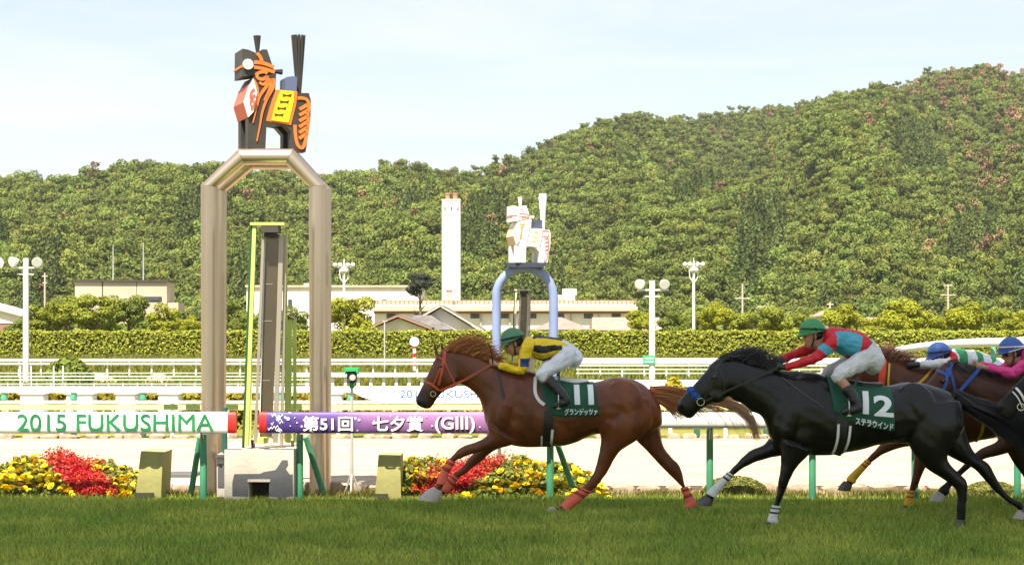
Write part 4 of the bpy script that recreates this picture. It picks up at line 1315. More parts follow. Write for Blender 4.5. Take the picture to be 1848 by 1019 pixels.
MB().box((X(390, DB), DB+0.112, Z(880, DB)), (X(403, DB), DB+0.117, Z(838, DB))).build('cabinet_door', MATS['grey_paint'], cab)

def mirror(loc, k, label, lime=None):
    """tall finish mirror; local x right, z up in metres of the near one (157 px per metre)"""
    t = thing('finish_mirror', label, 'mirror', loc)
    m_lime = lime or mat('lime_paint', (0.40, 0.50, 0.11), 0.5, (0.46, 0.56, 0.15), 3)
    m_gr = mat('frame_steel', (0.42, 0.36, 0.30), 0.4, met=0.6)
    m_mir = mat('mirror_pane', (0.16, 0.13, 0.095), 0.25, (0.20, 0.16, 0.12), 1.0, met=0.75)
    def Q(px, py): return ((px-470)/157.0*k, (810-py)/157.0*k)
    def bar(name, a, b, w, y, dep, m):
        (ax, az), (bx, bz) = Q(*a), Q(*b)
        h = w/2/157.0*k
        return MB().prism([(ax-h, az), (ax+h, az), (bx+h, bz), (bx-h, bz)], y*k, (y+dep)*k).build(name, m, t, local=True)
    bar('frame_post', (443, 806), (457, 418), 6.5, 0.10, 0.06, m_lime)
    bar('frame_edge', (437, 808), (452, 418), 5, 0.13, 0.05, mat('edge_green', (0.02, 0.07, 0.03), 0.5))
    bar('frame_post', (505, 800), (507, 420), 3, 0.42, 0.05, m_lime)
    bar('guide', (457, 800), (471, 440), 5, 0.16, 0.03, m_gr)
    bar('guide', (463, 795), (473, 440), 2, 0.2, 0.03, m_railw)
    bar('mirror_strip', (473, 790), (487, 432), 24, 0.24, 0.03, m_mir)
    bar('guide', (491, 800), (502, 436), 8, 0.22, 0.04, m_gr)
    bar('guide', (501, 805), (508, 432), 5, 0.28, 0.04, m_gr)
    bar('rear_stay', (441, 800), (443, 590), 2.5, 0.5, 0.04, m_lime)
    bar('rear_stay', (509, 803), (511, 583), 8, 0.5, 0.04, m_lime)
    bar('rear_stay', (519, 803), (518, 583), 6, 0.6, 0.04, m_lime)
    bar('base_strut', (452, 812), (451, 795), 6, 0.22, 0.05, m_dark)
    bar('base_strut', (518, 812), (518, 798), 5, 0.4, 0.05, m_dark)
    (ax, az), (bx, bz) = Q(450, 417), Q(510, 412)
    MB().box((ax, 0.08*k, az), (bx, 0.5*k, bz)).build('top_plate', m_lime, t, local=True)
    (ax, az), (bx, bz) = Q(470, 430), Q(500, 418)
    MB().box((ax, 0.05*k, az), (bx, 0.3*k, bz)).build('camera_housing', m_dark, t, local=True)
    (ax, az), (bx, bz) = Q(474, 437), Q(494, 430)
    MB().box((ax, 0.1*k, az), (bx, 0.26*k, bz-.002)).build('lens_hood', m_dark, t, local=True)
    for py in (520, 585, 690):
        (ax, az) = Q(472 - (py-430)*0.03, py)
        MB().box((ax-0.01*k, 0.235*k, az-0.004*k), (ax+0.11*k, 0.238*k, az+0.004*k)).build('joint', m_gr, t, local=True)
    (ax, az), (bx, bz) = Q(462, 800), Q(478, 790)
    MB().box((ax, 0.1*k, az), (bx, 0.3*k, bz)).build('drive_box', m_lime, t, local=True)
    return t
mirror((X(470, DB), DB, zb-0.002), 1.0, 'tall narrow finish line mirror in a lime green frame on the concrete block')

# timing camera on its thin stand
DC = 20.9; xc = X(635, DC)
tcam = thing('camera_stand', 'thin steel stand carrying a green hooded camera right of the gate', 'camera stand', (xc, DC, 0))
MB().tube([(xc, DC, 0.05), (xc, DC, Z(700, DC))], [0.022, 0.016], 10).build('pole', m_steel, tcam, True)
for a in range(3):
    an = 0.5 + a*2.094
    MB().tube([(xc, DC, 0.26), (xc+0.11*math.cos(an), DC+0.11*math.sin(an), -0.005)], 0.012, 8).build('foot', m_steel, tcam, True)
MB().tube([(xc, DC, Z(700, DC)), (xc, DC, Z(690, DC))], 0.03, 10).build('clamp', mat('clamp_green', (0.02, 0.36, 0.11), 0.5), tcam, True)
cbx = MB().bevbox((xc-0.05, DC-0.1, Z(690, DC)+.002), (xc+0.055, DC+0.1, Z(670, DC)), 0.01).build('camera_body', m_dark, tcam)
MB().tube([(xc+0.02, DC-0.16, Z(680, DC)), (xc+0.02, DC-0.1, Z(680, DC))], 0.035, 14).build('lens', m_steel, cbx, True)
MB().prism([(xc-0.07, Z(675, DC)), (xc-0.075, Z(663, DC)), (xc+0.085, Z(663, DC)), (xc+0.075, Z(675, DC)), (xc+0.06, Z(669, DC)), (xc-0.055, Z(669, DC))], DC-0.14, DC+0.1).build('hood', MATS['clamp_green'], cbx)

# ------------------------------------------------------------------ second, pale blue arch on the infield
DA = 38.5
g2 = thing('infield_arch', 'rounded pale blue arch behind the leading jockey', 'gate', (X(947, DA), DA, 0))
def W2(px, py): return Vector((X(px, DA), DA, Z(py, DA)))
pts2 = [W2(896, 700), W2(896, 535)]
pts2[0].z = -0.02
for q in range(1, 12):
    a = math.pi*q/12
    pts2.append(W2(947-51.5*math.cos(a), 535-51.5*math.sin(a)))
pts2 += [W2(999, 535), W2(999, 700)]
pts2[-1].z = -0.02
MB().tube(pts2, 8.0/S(DA), 16).build('arch_tube', mat('pale_blue', (0.17, 0.22, 0.40), 0.45, (0.20, 0.25, 0.44), 2), g2, True)
MB().tube([W2(896, 655), W2(896, 640)], 8.6/S(DA), 16).build('wrap', m_railw, g2, True)
MB().prism([(X(909, DA), Z(474.5, DA)), (X(988, DA), Z(474.5, DA)), (X(980, DA), Z(483, DA)), (X(918, DA), Z(483, DA))], DA-0.3, DA+0.3).build('statue_plate', mat('plate_dark', (0.03, 0.035, 0.06), 0.5), g2)
statue((X(949.5, DA), DA, Z(474.5, DA)), 1.04, math.radians(17), 'white toy horse statue with fine red lines on the pale blue arch', (P_WH, mat('statue_pale_orange', (0.72, 0.30, 0.06), 0.5), P_WH, P_WH, P_WH, mat('statue_navy', (0.05, 0.06, 0.10), 0.5)), False)
b2 = thing('mirror_base', 'low concrete block of the distant finish mirror under the pale blue arch', 'concrete base', (X(946, DA+1), DA+1, 0))
zb2 = Z(720, DA+1)
MB().bevbox((X(918, DA+1), DA+0.7, -0.02), (X(975, DA+1), DA+1.6, zb2), 0.02).build('block', m_conc, b2)
mirror((X(938, DA+1), DA+0.75, zb2), 0.985*(720-519)/ (810-412) * 157.0/ S(DA+1), 'distant narrow finish mirror standing inside the pale blue arch', mat('pale_tan_paint', (0.55, 0.48, 0.36), 0.5))

# ================================================================== FLOWER BEDS, BLOCKS, STONES
def flower(rng, r):
    """small pompon head"""
    mb = MB(); mb.ellipsoid((0, 0, 0), (r, r, r*0.62), 7, 4)
    return mb
m_mari = mat('marigold', (0.80, 0.56, 0.008), 0.6, spec=0.2, rnd=0.22)
m_orange = mat('marigold_orange', (0.80, 0.33, 0.01), 0.6, rnd=0.2)
fm = {}
for nm, mm in (('y', m_mari), ('o', m_orange)):
    mbf = MB()
    rg = random.Random(9)
    for ring, (rad, zz_, cnt, sz) in enumerate(((0.026, 0.0, 9, 0.016), (0.016, 0.010, 7, 0.014), (0.005, 0.017, 4, 0.011))):
        for q in range(cnt):
            a = 2*math.pi*q/cnt + ring*0.4
            c = Vector((rad*math.cos(a), rad*math.sin(a), zz_))
            o_ = Vector((math.cos(a), math.sin(a), 0.35)); tt = Vector((-math.sin(a), math.cos(a), 0))
            mbf.add([c - tt*sz*.5 - o_*sz*.7, c + tt*sz*.5 - o_*sz*.7, c + tt*sz*.7 + o_*sz*.5, c - tt*sz*.7 + o_*sz*.5], [(0, 1, 2, 3)])
    me = bpy.data.meshes.new('flower_head'); me.from_pydata([tuple(p) for p in mbf.v], [], mbf.f); me.update(); me.materials.append(mm)
    fm[nm] = me
m_fl = mat('bed_leaf', (0.15, 0.165, 0.03), 0.65, spec=0.25, island=0.5, trans=0.3)
m_salvia = mat('salvia_red', (0.50, 0.022, 0.018), 0.6, spec=0.2, island=0.4, trans=0.2)
def flower_bed(label, pxa, pxb, red, hpeak, seed, nfl):
    rng = np.random.default_rng(seed)
    t = thing('flower_bed', label, 'flower bed', (X((pxa+pxb)/2, 20.6), 20.6, 0))
    xa, xb = X(pxa, 20.6), X(pxb, 20.6)
    def height(x, y):
        e = np.clip((x-xa)/0.25, 0, 1)*np.clip((xb-x)/0.45, 0, 1)
        w = (y-20.15)/0.75
        return (0.07 + 0.34*np.clip(w, 0, 1)**0.8*hpeak + 0.05*np.sin(x*5.3+seed)+0.03*np.sin(x*13+y*9))*np.clip(e, 0.02, 1)**0.6
    def isred(x, y, z):
        px = CX + x*F/y; py = HY - (z-CH)*F/y
        (ax, ay), (bx, by), hw = red
        q = np.clip((py-ay)/(by-ay), -0.3, 1.2)
        return np.abs(px - (ax + (bx-ax)*q)) < hw*(1 + 0.15*np.sin(py*0.6))
    n = 15000
    x = rng.uniform(xa, xb, n); y = rng.uniform(20.18, 21.15, n)
    z = height(x, y)*rng.uniform(0.1, 1.0, n)**0.5
    r = isred(x, y, z)
    c = np.stack([x, y, z], axis=1)
    v, f = leaves(c[~r], 0.055, np.tile((0, -0.4, 0.7), ((~r).sum(), 1)), rng)
    o = np_obj('foliage', v, f, m_fl, t); o['kind'] = 'stuff'
    kr = c[r]
    v, f = leaves(kr[: len(kr)//5], 0.05, np.tile((0, -0.4, 0.6), (len(kr)//5, 1)), rng)
    o = np_obj('salvia_leaves', v, f, m_fl, t); o['kind'] = 'stuff'
    # salvia spikes: little upright rows of red petals
    ks = kr[rng.permutation(len(kr))[:min(len(kr), 1500)]]
    zz_ = height(ks[:, 0], ks[:, 1])
    pet = []
    for q in range(6):
        jj = ks.copy(); jj[:, 2] = np.maximum(zz_*rng.uniform(0.45, 1.0, len(ks)), 0.03) + 0.016*q
        jj[:, :2] += rng.normal(0, 0.007, (len(ks), 2)); pet.append(jj)
    v, f = leaves(np.concatenate(pet), 0.030, None, rng)
    o = np_obj('salvia_spikes', v, f, m_salvia, t); o['kind'] = 'stuff'
    # stems
    k = 0; tries = 0
    while k < nfl and tries < 9000:
        tries += 1
        x = rng.uniform(xa, xb); y = 20.16 + 0.95*rng.uniform(0, 1)**1.2
        z = float(height(np.array(x), np.array(y)))
        if bool(isred(np.array(x), np.array(y), np.array(z))) and rng.uniform() > 0.04: continue
        px = CX + x*F/y
        if px < -25: continue
        o = bpy.data.objects.new('flower_head', fm['o' if rng.uniform() < 0.12 else 'y']); COL.objects.link(o); o.parent = t
        o.location = Vector((x, y - 0.02, max(0.05, z*rng.uniform(0.75, 1.0)+0.02))) - Vector(t.location)
        o.rotation_euler = (rng.uniform(0.2, 1.1), rng.uniform(-.4, .4), rng.uniform(0, 6.28))
        s_ = rng.uniform(0.7, 1.35); o.scale = (s_, s_, s_); k += 1
flower_bed('yellow marigold bed with a red salvia patch at the left edge', -140, 258, ((112, 830), (178, 900), 36), 1.0, 5, 270)
flower_bed('yellow marigold bed with a red salvia patch below the chestnut horse', 698, 1095, ((868, 838), (770, 903), 40), 0.95, 8, 300)

m_olive = mat('olive_board', (0.30, 0.28, 0.10), 0.8, (0.36, 0.33, 0.13), 6, 0.2)
def wedge(label, pts, side, d):
    t = thing('edge_block', label, 'block', (X(pts[0][0], d), d+0.1, 0))
    q = [(X(a, d), max(-0.008, Z(b, d))) for a, b in pts]
    MB().prism(q, d, d+0.55).build('board', m_olive, t)
    q2 = [(X(a, d), max(-0.008, Z(b, d))) for a, b in side]
    MB().prism(q2, d-0.03, d-0.002).build('foot', mat('block_foot', (0.07, 0.07, 0.04), 0.9), t)
wedge('olive wedge shaped block at the end of the left flower bed', [(254, 814), (294, 816), (290, 908), (243, 908)], [(243, 888), (278, 888), (276, 908), (243, 908)], 20.1)
wedge('olive wedge shaped block left of the right flower bed', [(683, 821), (722, 822), (724, 908), (676, 908)], [(676, 890), (700, 890), (700, 908), (676, 908)], 20.1)

# kerb board and stone edging along the dirt track
st = thing('stone_edging', 'rough brown edging stones along the dirt track', 'stone edging', (0, 21.4, 0))
rs = random.Random(21)
m_stone = mat('edging_stone', (0.20, 0.15, 0.11), 0.9, (0.34, 0.27, 0.20), 9, 0.6)
def stone(x, y, w, dp, h, parent):
    mb = MB(); n = 8; v = []
    for q, (zf, k) in enumerate(((-0.01, 1.0), (h*0.6, 1.0), (h, 0.7))):
        for j in range(n):
            a = 2*math.pi*j/n
            r_ = (1+rs.uniform(-.16, .16))*k
            v.append((x+w/2*r_*math.copysign(abs(math.cos(a))**.7, math.cos(a)), y+dp/2*r_*math.copysign(abs(math.sin(a))**.7, math.sin(a)), zf+rs.uniform(-.01, .01)*(q > 0)))
    f = [(i*n+j, i*n+(j+1) % n, (i+1)*n+(j+1) % n, (i+1)*n+j) for i in range(2) for j in range(n)] + [tuple(2*n+j for j in range(n))]
    mb.add(v, f).build('stone', m_stone, parent, True)
x = -7.0
while x < 7.5:
    w = rs.uniform(0.14, 0.34); stone(x, 21.42+rs.uniform(-.03, .03), w*1.02, 0.16, rs.uniform(0.05, 0.10), st); x += w*rs.uniform(1.0, 1.25)
kb = MB().box((-20, 21.52, -0.02), (20, 21.56, 0.05)).build('track_edge_board', mat('weathered_board', (0.12, 0.09, 0.07), 0.9), st)
st2 = thing('stone_edging', 'pale stones along the inner edge of the dirt track', 'stone edging', (0, 31.2, 0))
x = -10.5
while x < 11:
    w = rs.uniform(0.16, 0.4); stone(x, 31.3+rs.uniform(-.03, .03), w, 0.16, rs.uniform(0.05, 0.09), st2); x += w*rs.uniform(1.0, 1.5)
# pale mats and pipes lying on the sand left of the base
for i, (a, b, y, mm, lab) in enumerate(((296, 362, 21.95, m_conc, 'pale slab lying on the sand left of the gate'), (296, 350, 23.3, MATS['grey_paint'], 'dark grey slab lying on the sand left of the gate'))):
    t = thing('drain_cover', lab, 'cover', (X((a+b)/2, y), y, 0))
    for q in range(4):
        MB().box((X(a, y), y+0.16*q, -0.008), (X(b, y), y+0.16*q+0.12, 0.03)).build('slat', mm, t)

# ================================================================== HORSES
class Tr:
    """maps traced pixels of a horse seen from the side to the world; dt = traced depth"""
    def __init__(s, dt, d, dx=0.0): s.dt, s.d, s.dx = dt, d, dx
    def x(s, px): return X(px, s.dt) + s.dx
    def z(s, py): return Z(py, s.dt)
    def row(s, r): return (s.x(r[0]), s.z(r[1]), s.x(r[2]), s.z(r[3]), r[4], s.d + (r[5] if len(r) > 5 else 0.0))
    def p(s, px, py, yo=0.0): return Vector((s.x(px), s.d + yo, s.z(py)))
    def px(s, v): return CX + (v[..., 0] - s.dx)*F/s.dt, HY - (v[..., 2]-CH)*F/s.dt
    def s(s_): return F/s_.dt

def withy(rows, yo): return [tuple(r[:5]) + (yo,) for r in rows]

H11 = dict(
  head=[(797,632,814,637,.055),(787,643,826,661,.085),(782,652,831,680,.098),(775,667,824,697,.095),(768,682,806,705,.075),(762,696,794,714,.06),(755,711,785,726,.055),(750,720,780,733,.054),(752,728,775,737,.042),(758,733,768,737,.02)],
  neck=[(797,635,820,688,.07),(816,631,834,694,.078),(843,637,850,704,.085),(866,645,864,719,.10),(890,651,872,742,.13),(915,657,880,770,.165),(948,667,905,790,.19)],
  torso=[(876,722,878,762,.08),(886,694,888,784,.16),(912,664,912,798,.205),(952,667,945,805,.235),(992,681,985,806,.265),(1033,689,1030,800,.28),(1073,688,1074,784,.275),(1103,681,1110,786,.265),(1133,682,1140,790,.245),(1162,694,1165,790,.21),(1183,717,1184,775,.14),(1195,742,1194,766,.06)],
  legs={
   'near_fore': dict(yo=-.12, rows=[(878,760,932,797,.10),(880,783,906,806,.075),(853,797,861,815,.052),(831,806,843,820,.042),(819,817,832,826,.036),(811,826,822,831,.03),(795,853,807,858,.028),(791,866,804,868,.035),(785,879,797,883,.03)], band=(5.0,7.3), hoof=[(783,876,799,884),(768,884,798,892),(755,899,792,903)]),
   'far_fore': dict(yo=.13, rows=[(884,788,922,801,.09),(862,810,890,815,.07),(843,830,866,836,.05),(829,847,845,852,.04),(818,855,829,862,.03),(802,870,814,881,.028),(796,878,808,888,.034),(786,886,797,895,.028)], band=(4.2,6.4), hoof=[(785,882,799,893),(772,886,792,898),(762,895,782,906)]),
   'near_hind': dict(yo=-.14, rows=[(1088,722,1172,716,.10),(1079,762,1178,757,.13),(1082,788,1158,786,.11),(1079,813,1124,808,.085),(1073,837,1107,828,.058),(1065,857,1093,853,.046),(1054,872,1075,877,.034),(1041,882,1058,890,.029),(1017,903,1030,914,.03),(1011,908,1024,920,.036),(998,914,1012,924,.03)], band=(6.6,9.0), hoof=[(997,911,1013,924),(988,914,1010,928),(980,924,1006,933)]),
   'far_hind': dict(yo=.14, rows=[(1130,735,1190,735,.09),(1136,765,1194,757,.10),(1146,793,1195,785,.09),(1166,813,1201,809,.07),(1190,836,1215,827,.05),(1212,860,1229,842,.042),(1226,876,1239,871,.031),(1232,884,1243,881,.028),(1240,908,1255,902,.03),(1238,916,1258,911,.037),(1238,922,1256,920,.03)], band=(6.9,9.6), hoof=[(1238,917,1256,917),(1234,922,1257,922),(1230,930,1258,928)]),
  },
  ears=[[(790,641),(786,628),(783,617)],[(800,634),(797,624),(797,615)]],
)
H12 = dict(
  head=[(1296,644,1312,650,.055),(1283,656,1318,682,.085),(1275,668,1318,706,.098),(1266,679,1306,724,.092),(1256,690,1284,728,.072),(1246,702,1270,734,.06),(1233,714,1259,742,.055),(1224,727,1252,750,.054),(1222,738,1246,754,.042),(1228,746,1240,753,.02)],
  neck=[(1295,646,1312,708,.07),(1312,645,1322,722,.078),(1335,648,1340,729,.085),(1358,655,1357,741,.10),(1385,663,1376,752,.13),(1420,668,1390,790,.165),(1458,671,1415,805,.19)],
  torso=[(1386,742,1388,780,.08),(1396,715,1398,803,.16),(1422,680,1424,818,.205),(1462,671,1458,821,.235),(1505,682,1500,821,.265),(1548,693,1548,812,.28),(1590,696,1592,801,.275),(1622,692,1630,799,.265),(1655,690,1662,803,.245),(1692,698,1697,803,.21),(1722,715,1724,790,.14),(1739,745,1737,775,.06)],
  legs={
   'far_fore': dict(yo=.13, rows=[(1392,792,1440,815,.10),(1380,805,1408,825,.075),(1356,814,1366,835,.054),(1333,836,1342,848,.044),(1319,851,1329,858,.034),(1308,862,1317,869,.029),(1287,882,1299,890,.028),(1280,890,1295,898,.036),(1275,898,1288,905,.03)], band=(4.2,7.3), hoof=[(1274,894,1290,904),(1266,902,1288,910),(1260,913,1286,915)]),
   'near_fore': dict(yo=-.12, rows=[(1404,790,1462,812,.11),(1405,812,1448,824,.085),(1404,845,1432,846,.062),(1400,870,1420,871,.048),(1396,889,1414,890,.043),(1392,906,1406,908,.032),(1386,925,1399,926,.029),(1383,936,1400,938,.036),(1383,942,1398,943,.03)], band=(5.2,7.6), hoof=[(1381,937,1400,939),(1378,942,1400,943),(1374,951,1399,951)]),
   'near_hind': dict(yo=-.14, rows=[(1628,725,1725,722,.10),(1626,765,1735,762,.13),(1637,802,1715,800,.115),(1649,822,1704,822,.09),(1666,843,1711,838,.065),(1692,861,1726,852,.05),(1714,876,1739,866,.046),(1721,891,1739,885,.036),(1720,912,1736,912,.030),(1719,930,1736,931,.037),(1719,938,1734,938,.032)], band=None, hoof=[(1718,933,1736,935),(1716,940,1736,942),(1712,951,1736,951)]),
   'far_hind': dict(yo=.14, rows=[(1660,760,1738,745,.09),(1690,795,1748,780,.10),(1710,820,1758,806,.085),(1736,834,1772,826,.065),(1764,848,1790,839,.05),(1783,867,1802,858,.044),(1802,889,1816,880,.032),(1824,908,1835,901,.028),(1842,919,1852,909,.033),(1846,926,1860,922,.03)], band=None, hoof=[(1844,922,1862,922),(1840,928,1864,930),(1834,937,1864,940)]),
  },
  ears=[[(1300,649),(1312,646),(1322,650)],[(1303,646),(1314,643),(1324,645)]],
)

def bar_strip(mb, pts, w, th, nrm=Vector((0, -1, 0)), mi=0):
    """flat strap through 3-D points, width w across, thickness th along nrm"""
    pts = [Vector(p) for p in pts]
    v = []
    for i, p in enumerate(pts):
        t = (pts[min(i+1, len(pts)-1)] - pts[max(i-1, 0)]).normalized()
        nn = nrm if not isinstance(nrm, list) else nrm[i]
        sd = t.cross(nn).normalized()
        n2 = sd.cross(t).normalized()
        for a, b in ((-1, 0), (1, 0), (1, 1), (-1, 1)):
            v.append(p + sd*a*w/2 + n2*b*th)
    f = []
    for i in range(len(pts)-1):
        for j in range(4):
            k = (j+1) % 4
            f.append((i*4+j, i*4+k, (i+1)*4+k, (i+1)*4+j))
    f.append((3, 2, 1, 0)); f.append(tuple((len(pts)-1)*4+j for j in range(4)))
    return mb.add(v, f, mi)

def hair(guides, n, r0, seed, jit=0.012, rows=9, split=None):
    """many tapered locks between guide curves (lists of 3-D points)"""
    rg = random.Random(seed)
    gs = [crom([tuple(p) for p in g], 4) for g in guides]
    m = min(len(g) for g in gs)
    gs = [np.array([g[int(round(i*(len(g)-1)/(rows-1)))] for i in range(rows)]) for g in gs]
    mb = MB()
    for _ in range(n):
        t = rg.uniform(0, len(gs)-1.0001); i = int(t); u = t-i
        g = gs[i]*(1-u) + gs[i+1]*u if len(gs) > 1 else gs[0]
        ln = rg.uniform(0.55, 1.0)
        k = int(rows*ln)+1; k = max(4, min(rows, k))
        o0 = np.array((rg.gauss(0, jit), rg.gauss(0, jit*1.6), rg.gauss(0, jit)))
        o1 = np.array((rg.gauss(0, jit*3.0), rg.gauss(0, jit*2.4), rg.gauss(0, jit*3.0)))
        ph = rg.uniform(0, 6.28)
        pts = []
        for q in range(k):
            w = q/(rows-1)
            wav = 0.12*jit*math.sin(ph+q*1.1)
            pts.append(Vector(g[q] + o0*(1-w) + o1*w + np.array((0, 0, wav))))
        rr_ = [r0*(1-0.85*q/(k-1))+0.0006 for q in range(k)]
        mb.tube(pts, rr_, 3, caps=False)
        if split is not None:
            for q in range(k-1):
                if q >= split*rows + rg.uniform(-1.5, 1.5):
                    for z_ in range(3): mb.mi[len(mb.mi) - (k-1-q)*3 + z_] = 1
    return mb

def horse(name, label, spec, tr, coat, dark, hairc, bandc=None, stripec=None, hoofc=None, mane=None, tail=None, seed=1, points=0.0, legs=None, sheen=0.35):
    root = thing(name, label, 'horse', (tr.x(sum(r[0] for r in spec['torso'])/len(spec['torso'])), tr.d, 0), 'racehorses in full gallop')
    mb = MB()
    loft(mb, [tr.row(r) for r in spec['head']], 18)
    loft(mb, [tr.row(r) for r in spec['neck']], 18)
    loft(mb, [tr.row(r) for r in spec['torso']], 22, power=2.25)
    legs = legs or spec['legs']
    for nm, lg in legs.items():
        loft(mb, [tr.row(r) for r in withy(lg['rows'], lg['yo'])], 14)
    # muscle masses: shoulder, forearm top, stifle, haunch, cheek
    T = spec['torso']
    def blob(px, py, yo, rx, ry, rz, ang=0.0):
        mb.ellipsoid(tr.p(px, py, yo), (rx, ry, rz), 14, 10, rot=Matrix.Rotation(ang, 3, 'Y'))
    sx_, sy_ = (T[2][0]+T[2][2])/2, (T[2][1]*0.45+T[2][3]*0.55)
    hx_, hy_ = T[8][0], T[8][1]
    for sg in (-1, 1):
        blob(sx_+6, sy_-8, sg*.155, .11, .075, .27, 0.35)
        blob(sx_+28, sy_+22, sg*.16, .15, .06, .13, -0.3)
        blob(hx_-6, hy_+42, sg*.18, .19, .085, .25, -0.5)
        blob(hx_-36, hy_+72, sg*.185, .11, .07, .17, 0.3)
        blob(T[5][0]-30, T[5][1]+62, sg*.19, .32, .08, .26, 0.0)
        e = spec['head'][3]
        blob(e[2]-13, e[3]-14, sg*.062, .085, .035, .09, 0.4)
        e = spec['head'][2]
        blob((e[0]*.72+e[2]*.28), (e[1]*.72+e[3]*.28), sg*.088, .03, .014, .022, 0.0)       # brow over the eye
        e = spec['head'][7]
        blob(e[0]+6, e[1]+3, sg*.04, .028, .02, .035, 0.3)                                   # nostril wing
    for q, er in enumerate(spec['ears']):
        yo = -.055 if q == 0 else .055
        pts = [tr.p(a, b, yo) for a, b in er]
        mb.tube([pts[0]-(pts[1]-pts[0])*.5, pts[0], pts[1], pts[2]], [.02, .026, .022, .005], 8, flat=0.6)
    body, bvh, wco = fuse('body', mb, 0.0115, 7, coat, root, None, [(0.008, (5.0, 4.5, 3.0)), (0.0035, (13, 12, 7))])
    # coat colour: darker muzzle and lower legs, highlight painted over the haunch
    px, py = tr.px(wco)
    z = wco[:, 2]
    c = np.ones((len(wco), 3), dtype=np.float32)*np.array(coat_cols[coat.name][0])
    dk = np.array(coat_cols[coat.name][1])
    mz = spec['head'][-2]
    dm = np.hypot(px-(mz[0]+8), py-(mz[1]-4))
    w = np.clip(1.25 - dm/34, 0, 1)
    if points: w = np.maximum(w, np.clip((0.72 - z)/0.2, 0, 1)*points)
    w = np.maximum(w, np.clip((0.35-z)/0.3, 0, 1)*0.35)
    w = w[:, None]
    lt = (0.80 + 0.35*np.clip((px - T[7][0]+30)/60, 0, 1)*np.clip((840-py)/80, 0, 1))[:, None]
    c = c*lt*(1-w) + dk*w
    set_color(body, c)
    # eyes
    e = spec['head'][2]
    for sg in (-1, 1):
        hit = cast(bvh, tr.p(e[0]*.70+e[2]*.30, e[1]*.70+e[3]*.30), tr.d, sg)
        MB().ellipsoid(hit + Vector((0, -sg*-0.002, 0)), (.021, .013, .017), 12, 8).build('eye', mat('horse_eye', (0.012, 0.007, 0.005), 0.08, spec=0.8), body, True)
        n_ = spec['head'][7]
        hit = cast(bvh, tr.p(n_[0]+6, n_[1]+2), tr.d, sg)
        MB().ellipsoid(hit + Vector((0, sg*0.0, 0)), (.010, .006, .017), 10, 6, rot=Matrix.Rotation(0.5, 3, 'Y')).build('nostril', mat('nostril_dark', (0.006, 0.004, 0.004), 0.6), body, True)
    # hooves
    for nm, lg in legs.items():
        hb = MB()
        yo = lg['yo']
        ww = (.036, .046, .054)
        loft(hb, [tr.row(r + (w_, yo)) for r, w_ in zip(lg['hoof'], ww)], 14, k=3)
        hm = hoofc.get(nm) if hoofc else None
        hb.build('hoof', hm or mat('hoof_dark', (0.045, 0.040, 0.037), 0.5, (0.09, 0.08, 0.075), 20), root, True)
        if lg.get('band') and bandc:
            rows = crom([tr.row(r) for r in withy(lg['rows'], yo)], 8)
            a, b = lg['band']; i0, i1 = int(a*8), int(b*8)
            sub = rows[i0:i1+1].copy()
            ctr = (sub[:, 0:2]+sub[:, 2:4])/2
            g = 0.0075
            for i in range(len(sub)):
                h = (sub[i, 0:2]-sub[i, 2:4])/2; L_ = np.linalg.norm(h); h = h/L_*(L_+g)
                sub[i, 0:2] = ctr[i]+h; sub[i, 2:4] = ctr[i]-h; sub[i, 4] += g
            bb = MB(); loft(bb, sub, 14, k=2)
            mi = []
            nr_ = (len(sub)-1)*2
            for i in range(nr_):
                fr_ = i/nr_
                st_ = 1 if (0.06 < fr_ < 0.13 or 0.22 < fr_ < 0.29) else 0
                mi += [st_]*14
            mi += [0, 0]
            bb.mi = mi
            bb.build('leg_wrap', [bandc, stripec or bandc], root, True)
    if mane:
        gd = [[tr.p(*q) for q in g] for g in mane['guides']]
        hair(gd, mane['n'], mane.get('r', .006), seed, mane.get('jit', .014)).build('mane', hairc, root, True)
    if tail:
        gd = [[tr.p(*q) for q in g] for g in tail['guides']]
        hair(gd, tail['n'], tail.get('r', .006), seed+5, tail.get('jit', .012), 12, tail.get('split')).build('tail', tail.get('mat') or hairc, root, True)
        dk_ = tail.get('dock')
        if dk_:
            MB().tube([tr.p(*q[:3]) for q in crom(dk_, 3)], list(np.linspace(.05, .02, len(crom(dk_, 3)))), 10).build('dock', hairc, root, True)
    return root, body, bvh

def cast(bvh, p, d, sg, off=0.0):
    """nearest skin point on side sg (-1 near, +1 far) at p.x,p.z"""
    o = Vector((p.x, d + sg*2.0, p.z)); dr = Vector((0, -sg, 0))
    h = bvh.ray_cast(o, dr, 3.2)
    if h[0] is None:
        h = bvh.find_nearest(Vector((p.x, d + sg*0.05, p.z)))
    return h[0] + Vector((0, sg*off, 0))

def strap(root, bvh, tr, pts, w, m, name='strap', sides=(-1, 1), off=0.008, th=0.006):
    dense = crom(pts, 6) if len(pts) > 2 else np.array([np.array(pts[0])*(1-t)+np.array(pts[1])*t for t in np.linspace(0, 1, 9)])
    for sg in sides:
        q = [cast(bvh, tr.p(a, b), tr.d, sg, off) for a, b in dense]
        for _ in range(2):
            q = [q[0]] + [(q[i-1]+q[i]*2+q[i+1])/4 for i in range(1, len(q)-1)] + [q[-1]]
        mb = MB(); bar_strip(mb, q, w, th, Vector((0, sg, 0)))
        mb.build(name, m, root, False)

def ringm(root, tr, bvh, px, py, r, m, name='bit_ring', sides=(-1, 1)):
    for sg in sides:
        c = cast(bvh, tr.p(px, py), tr.d, sg, 0.012)
        pts = [c + Vector((r*math.cos(a), 0, r*math.sin(a))) for a in np.linspace(0, 2*math.pi, 17)]
        MB().tube(pts, 0.005, 6).build(name, m, root, True)

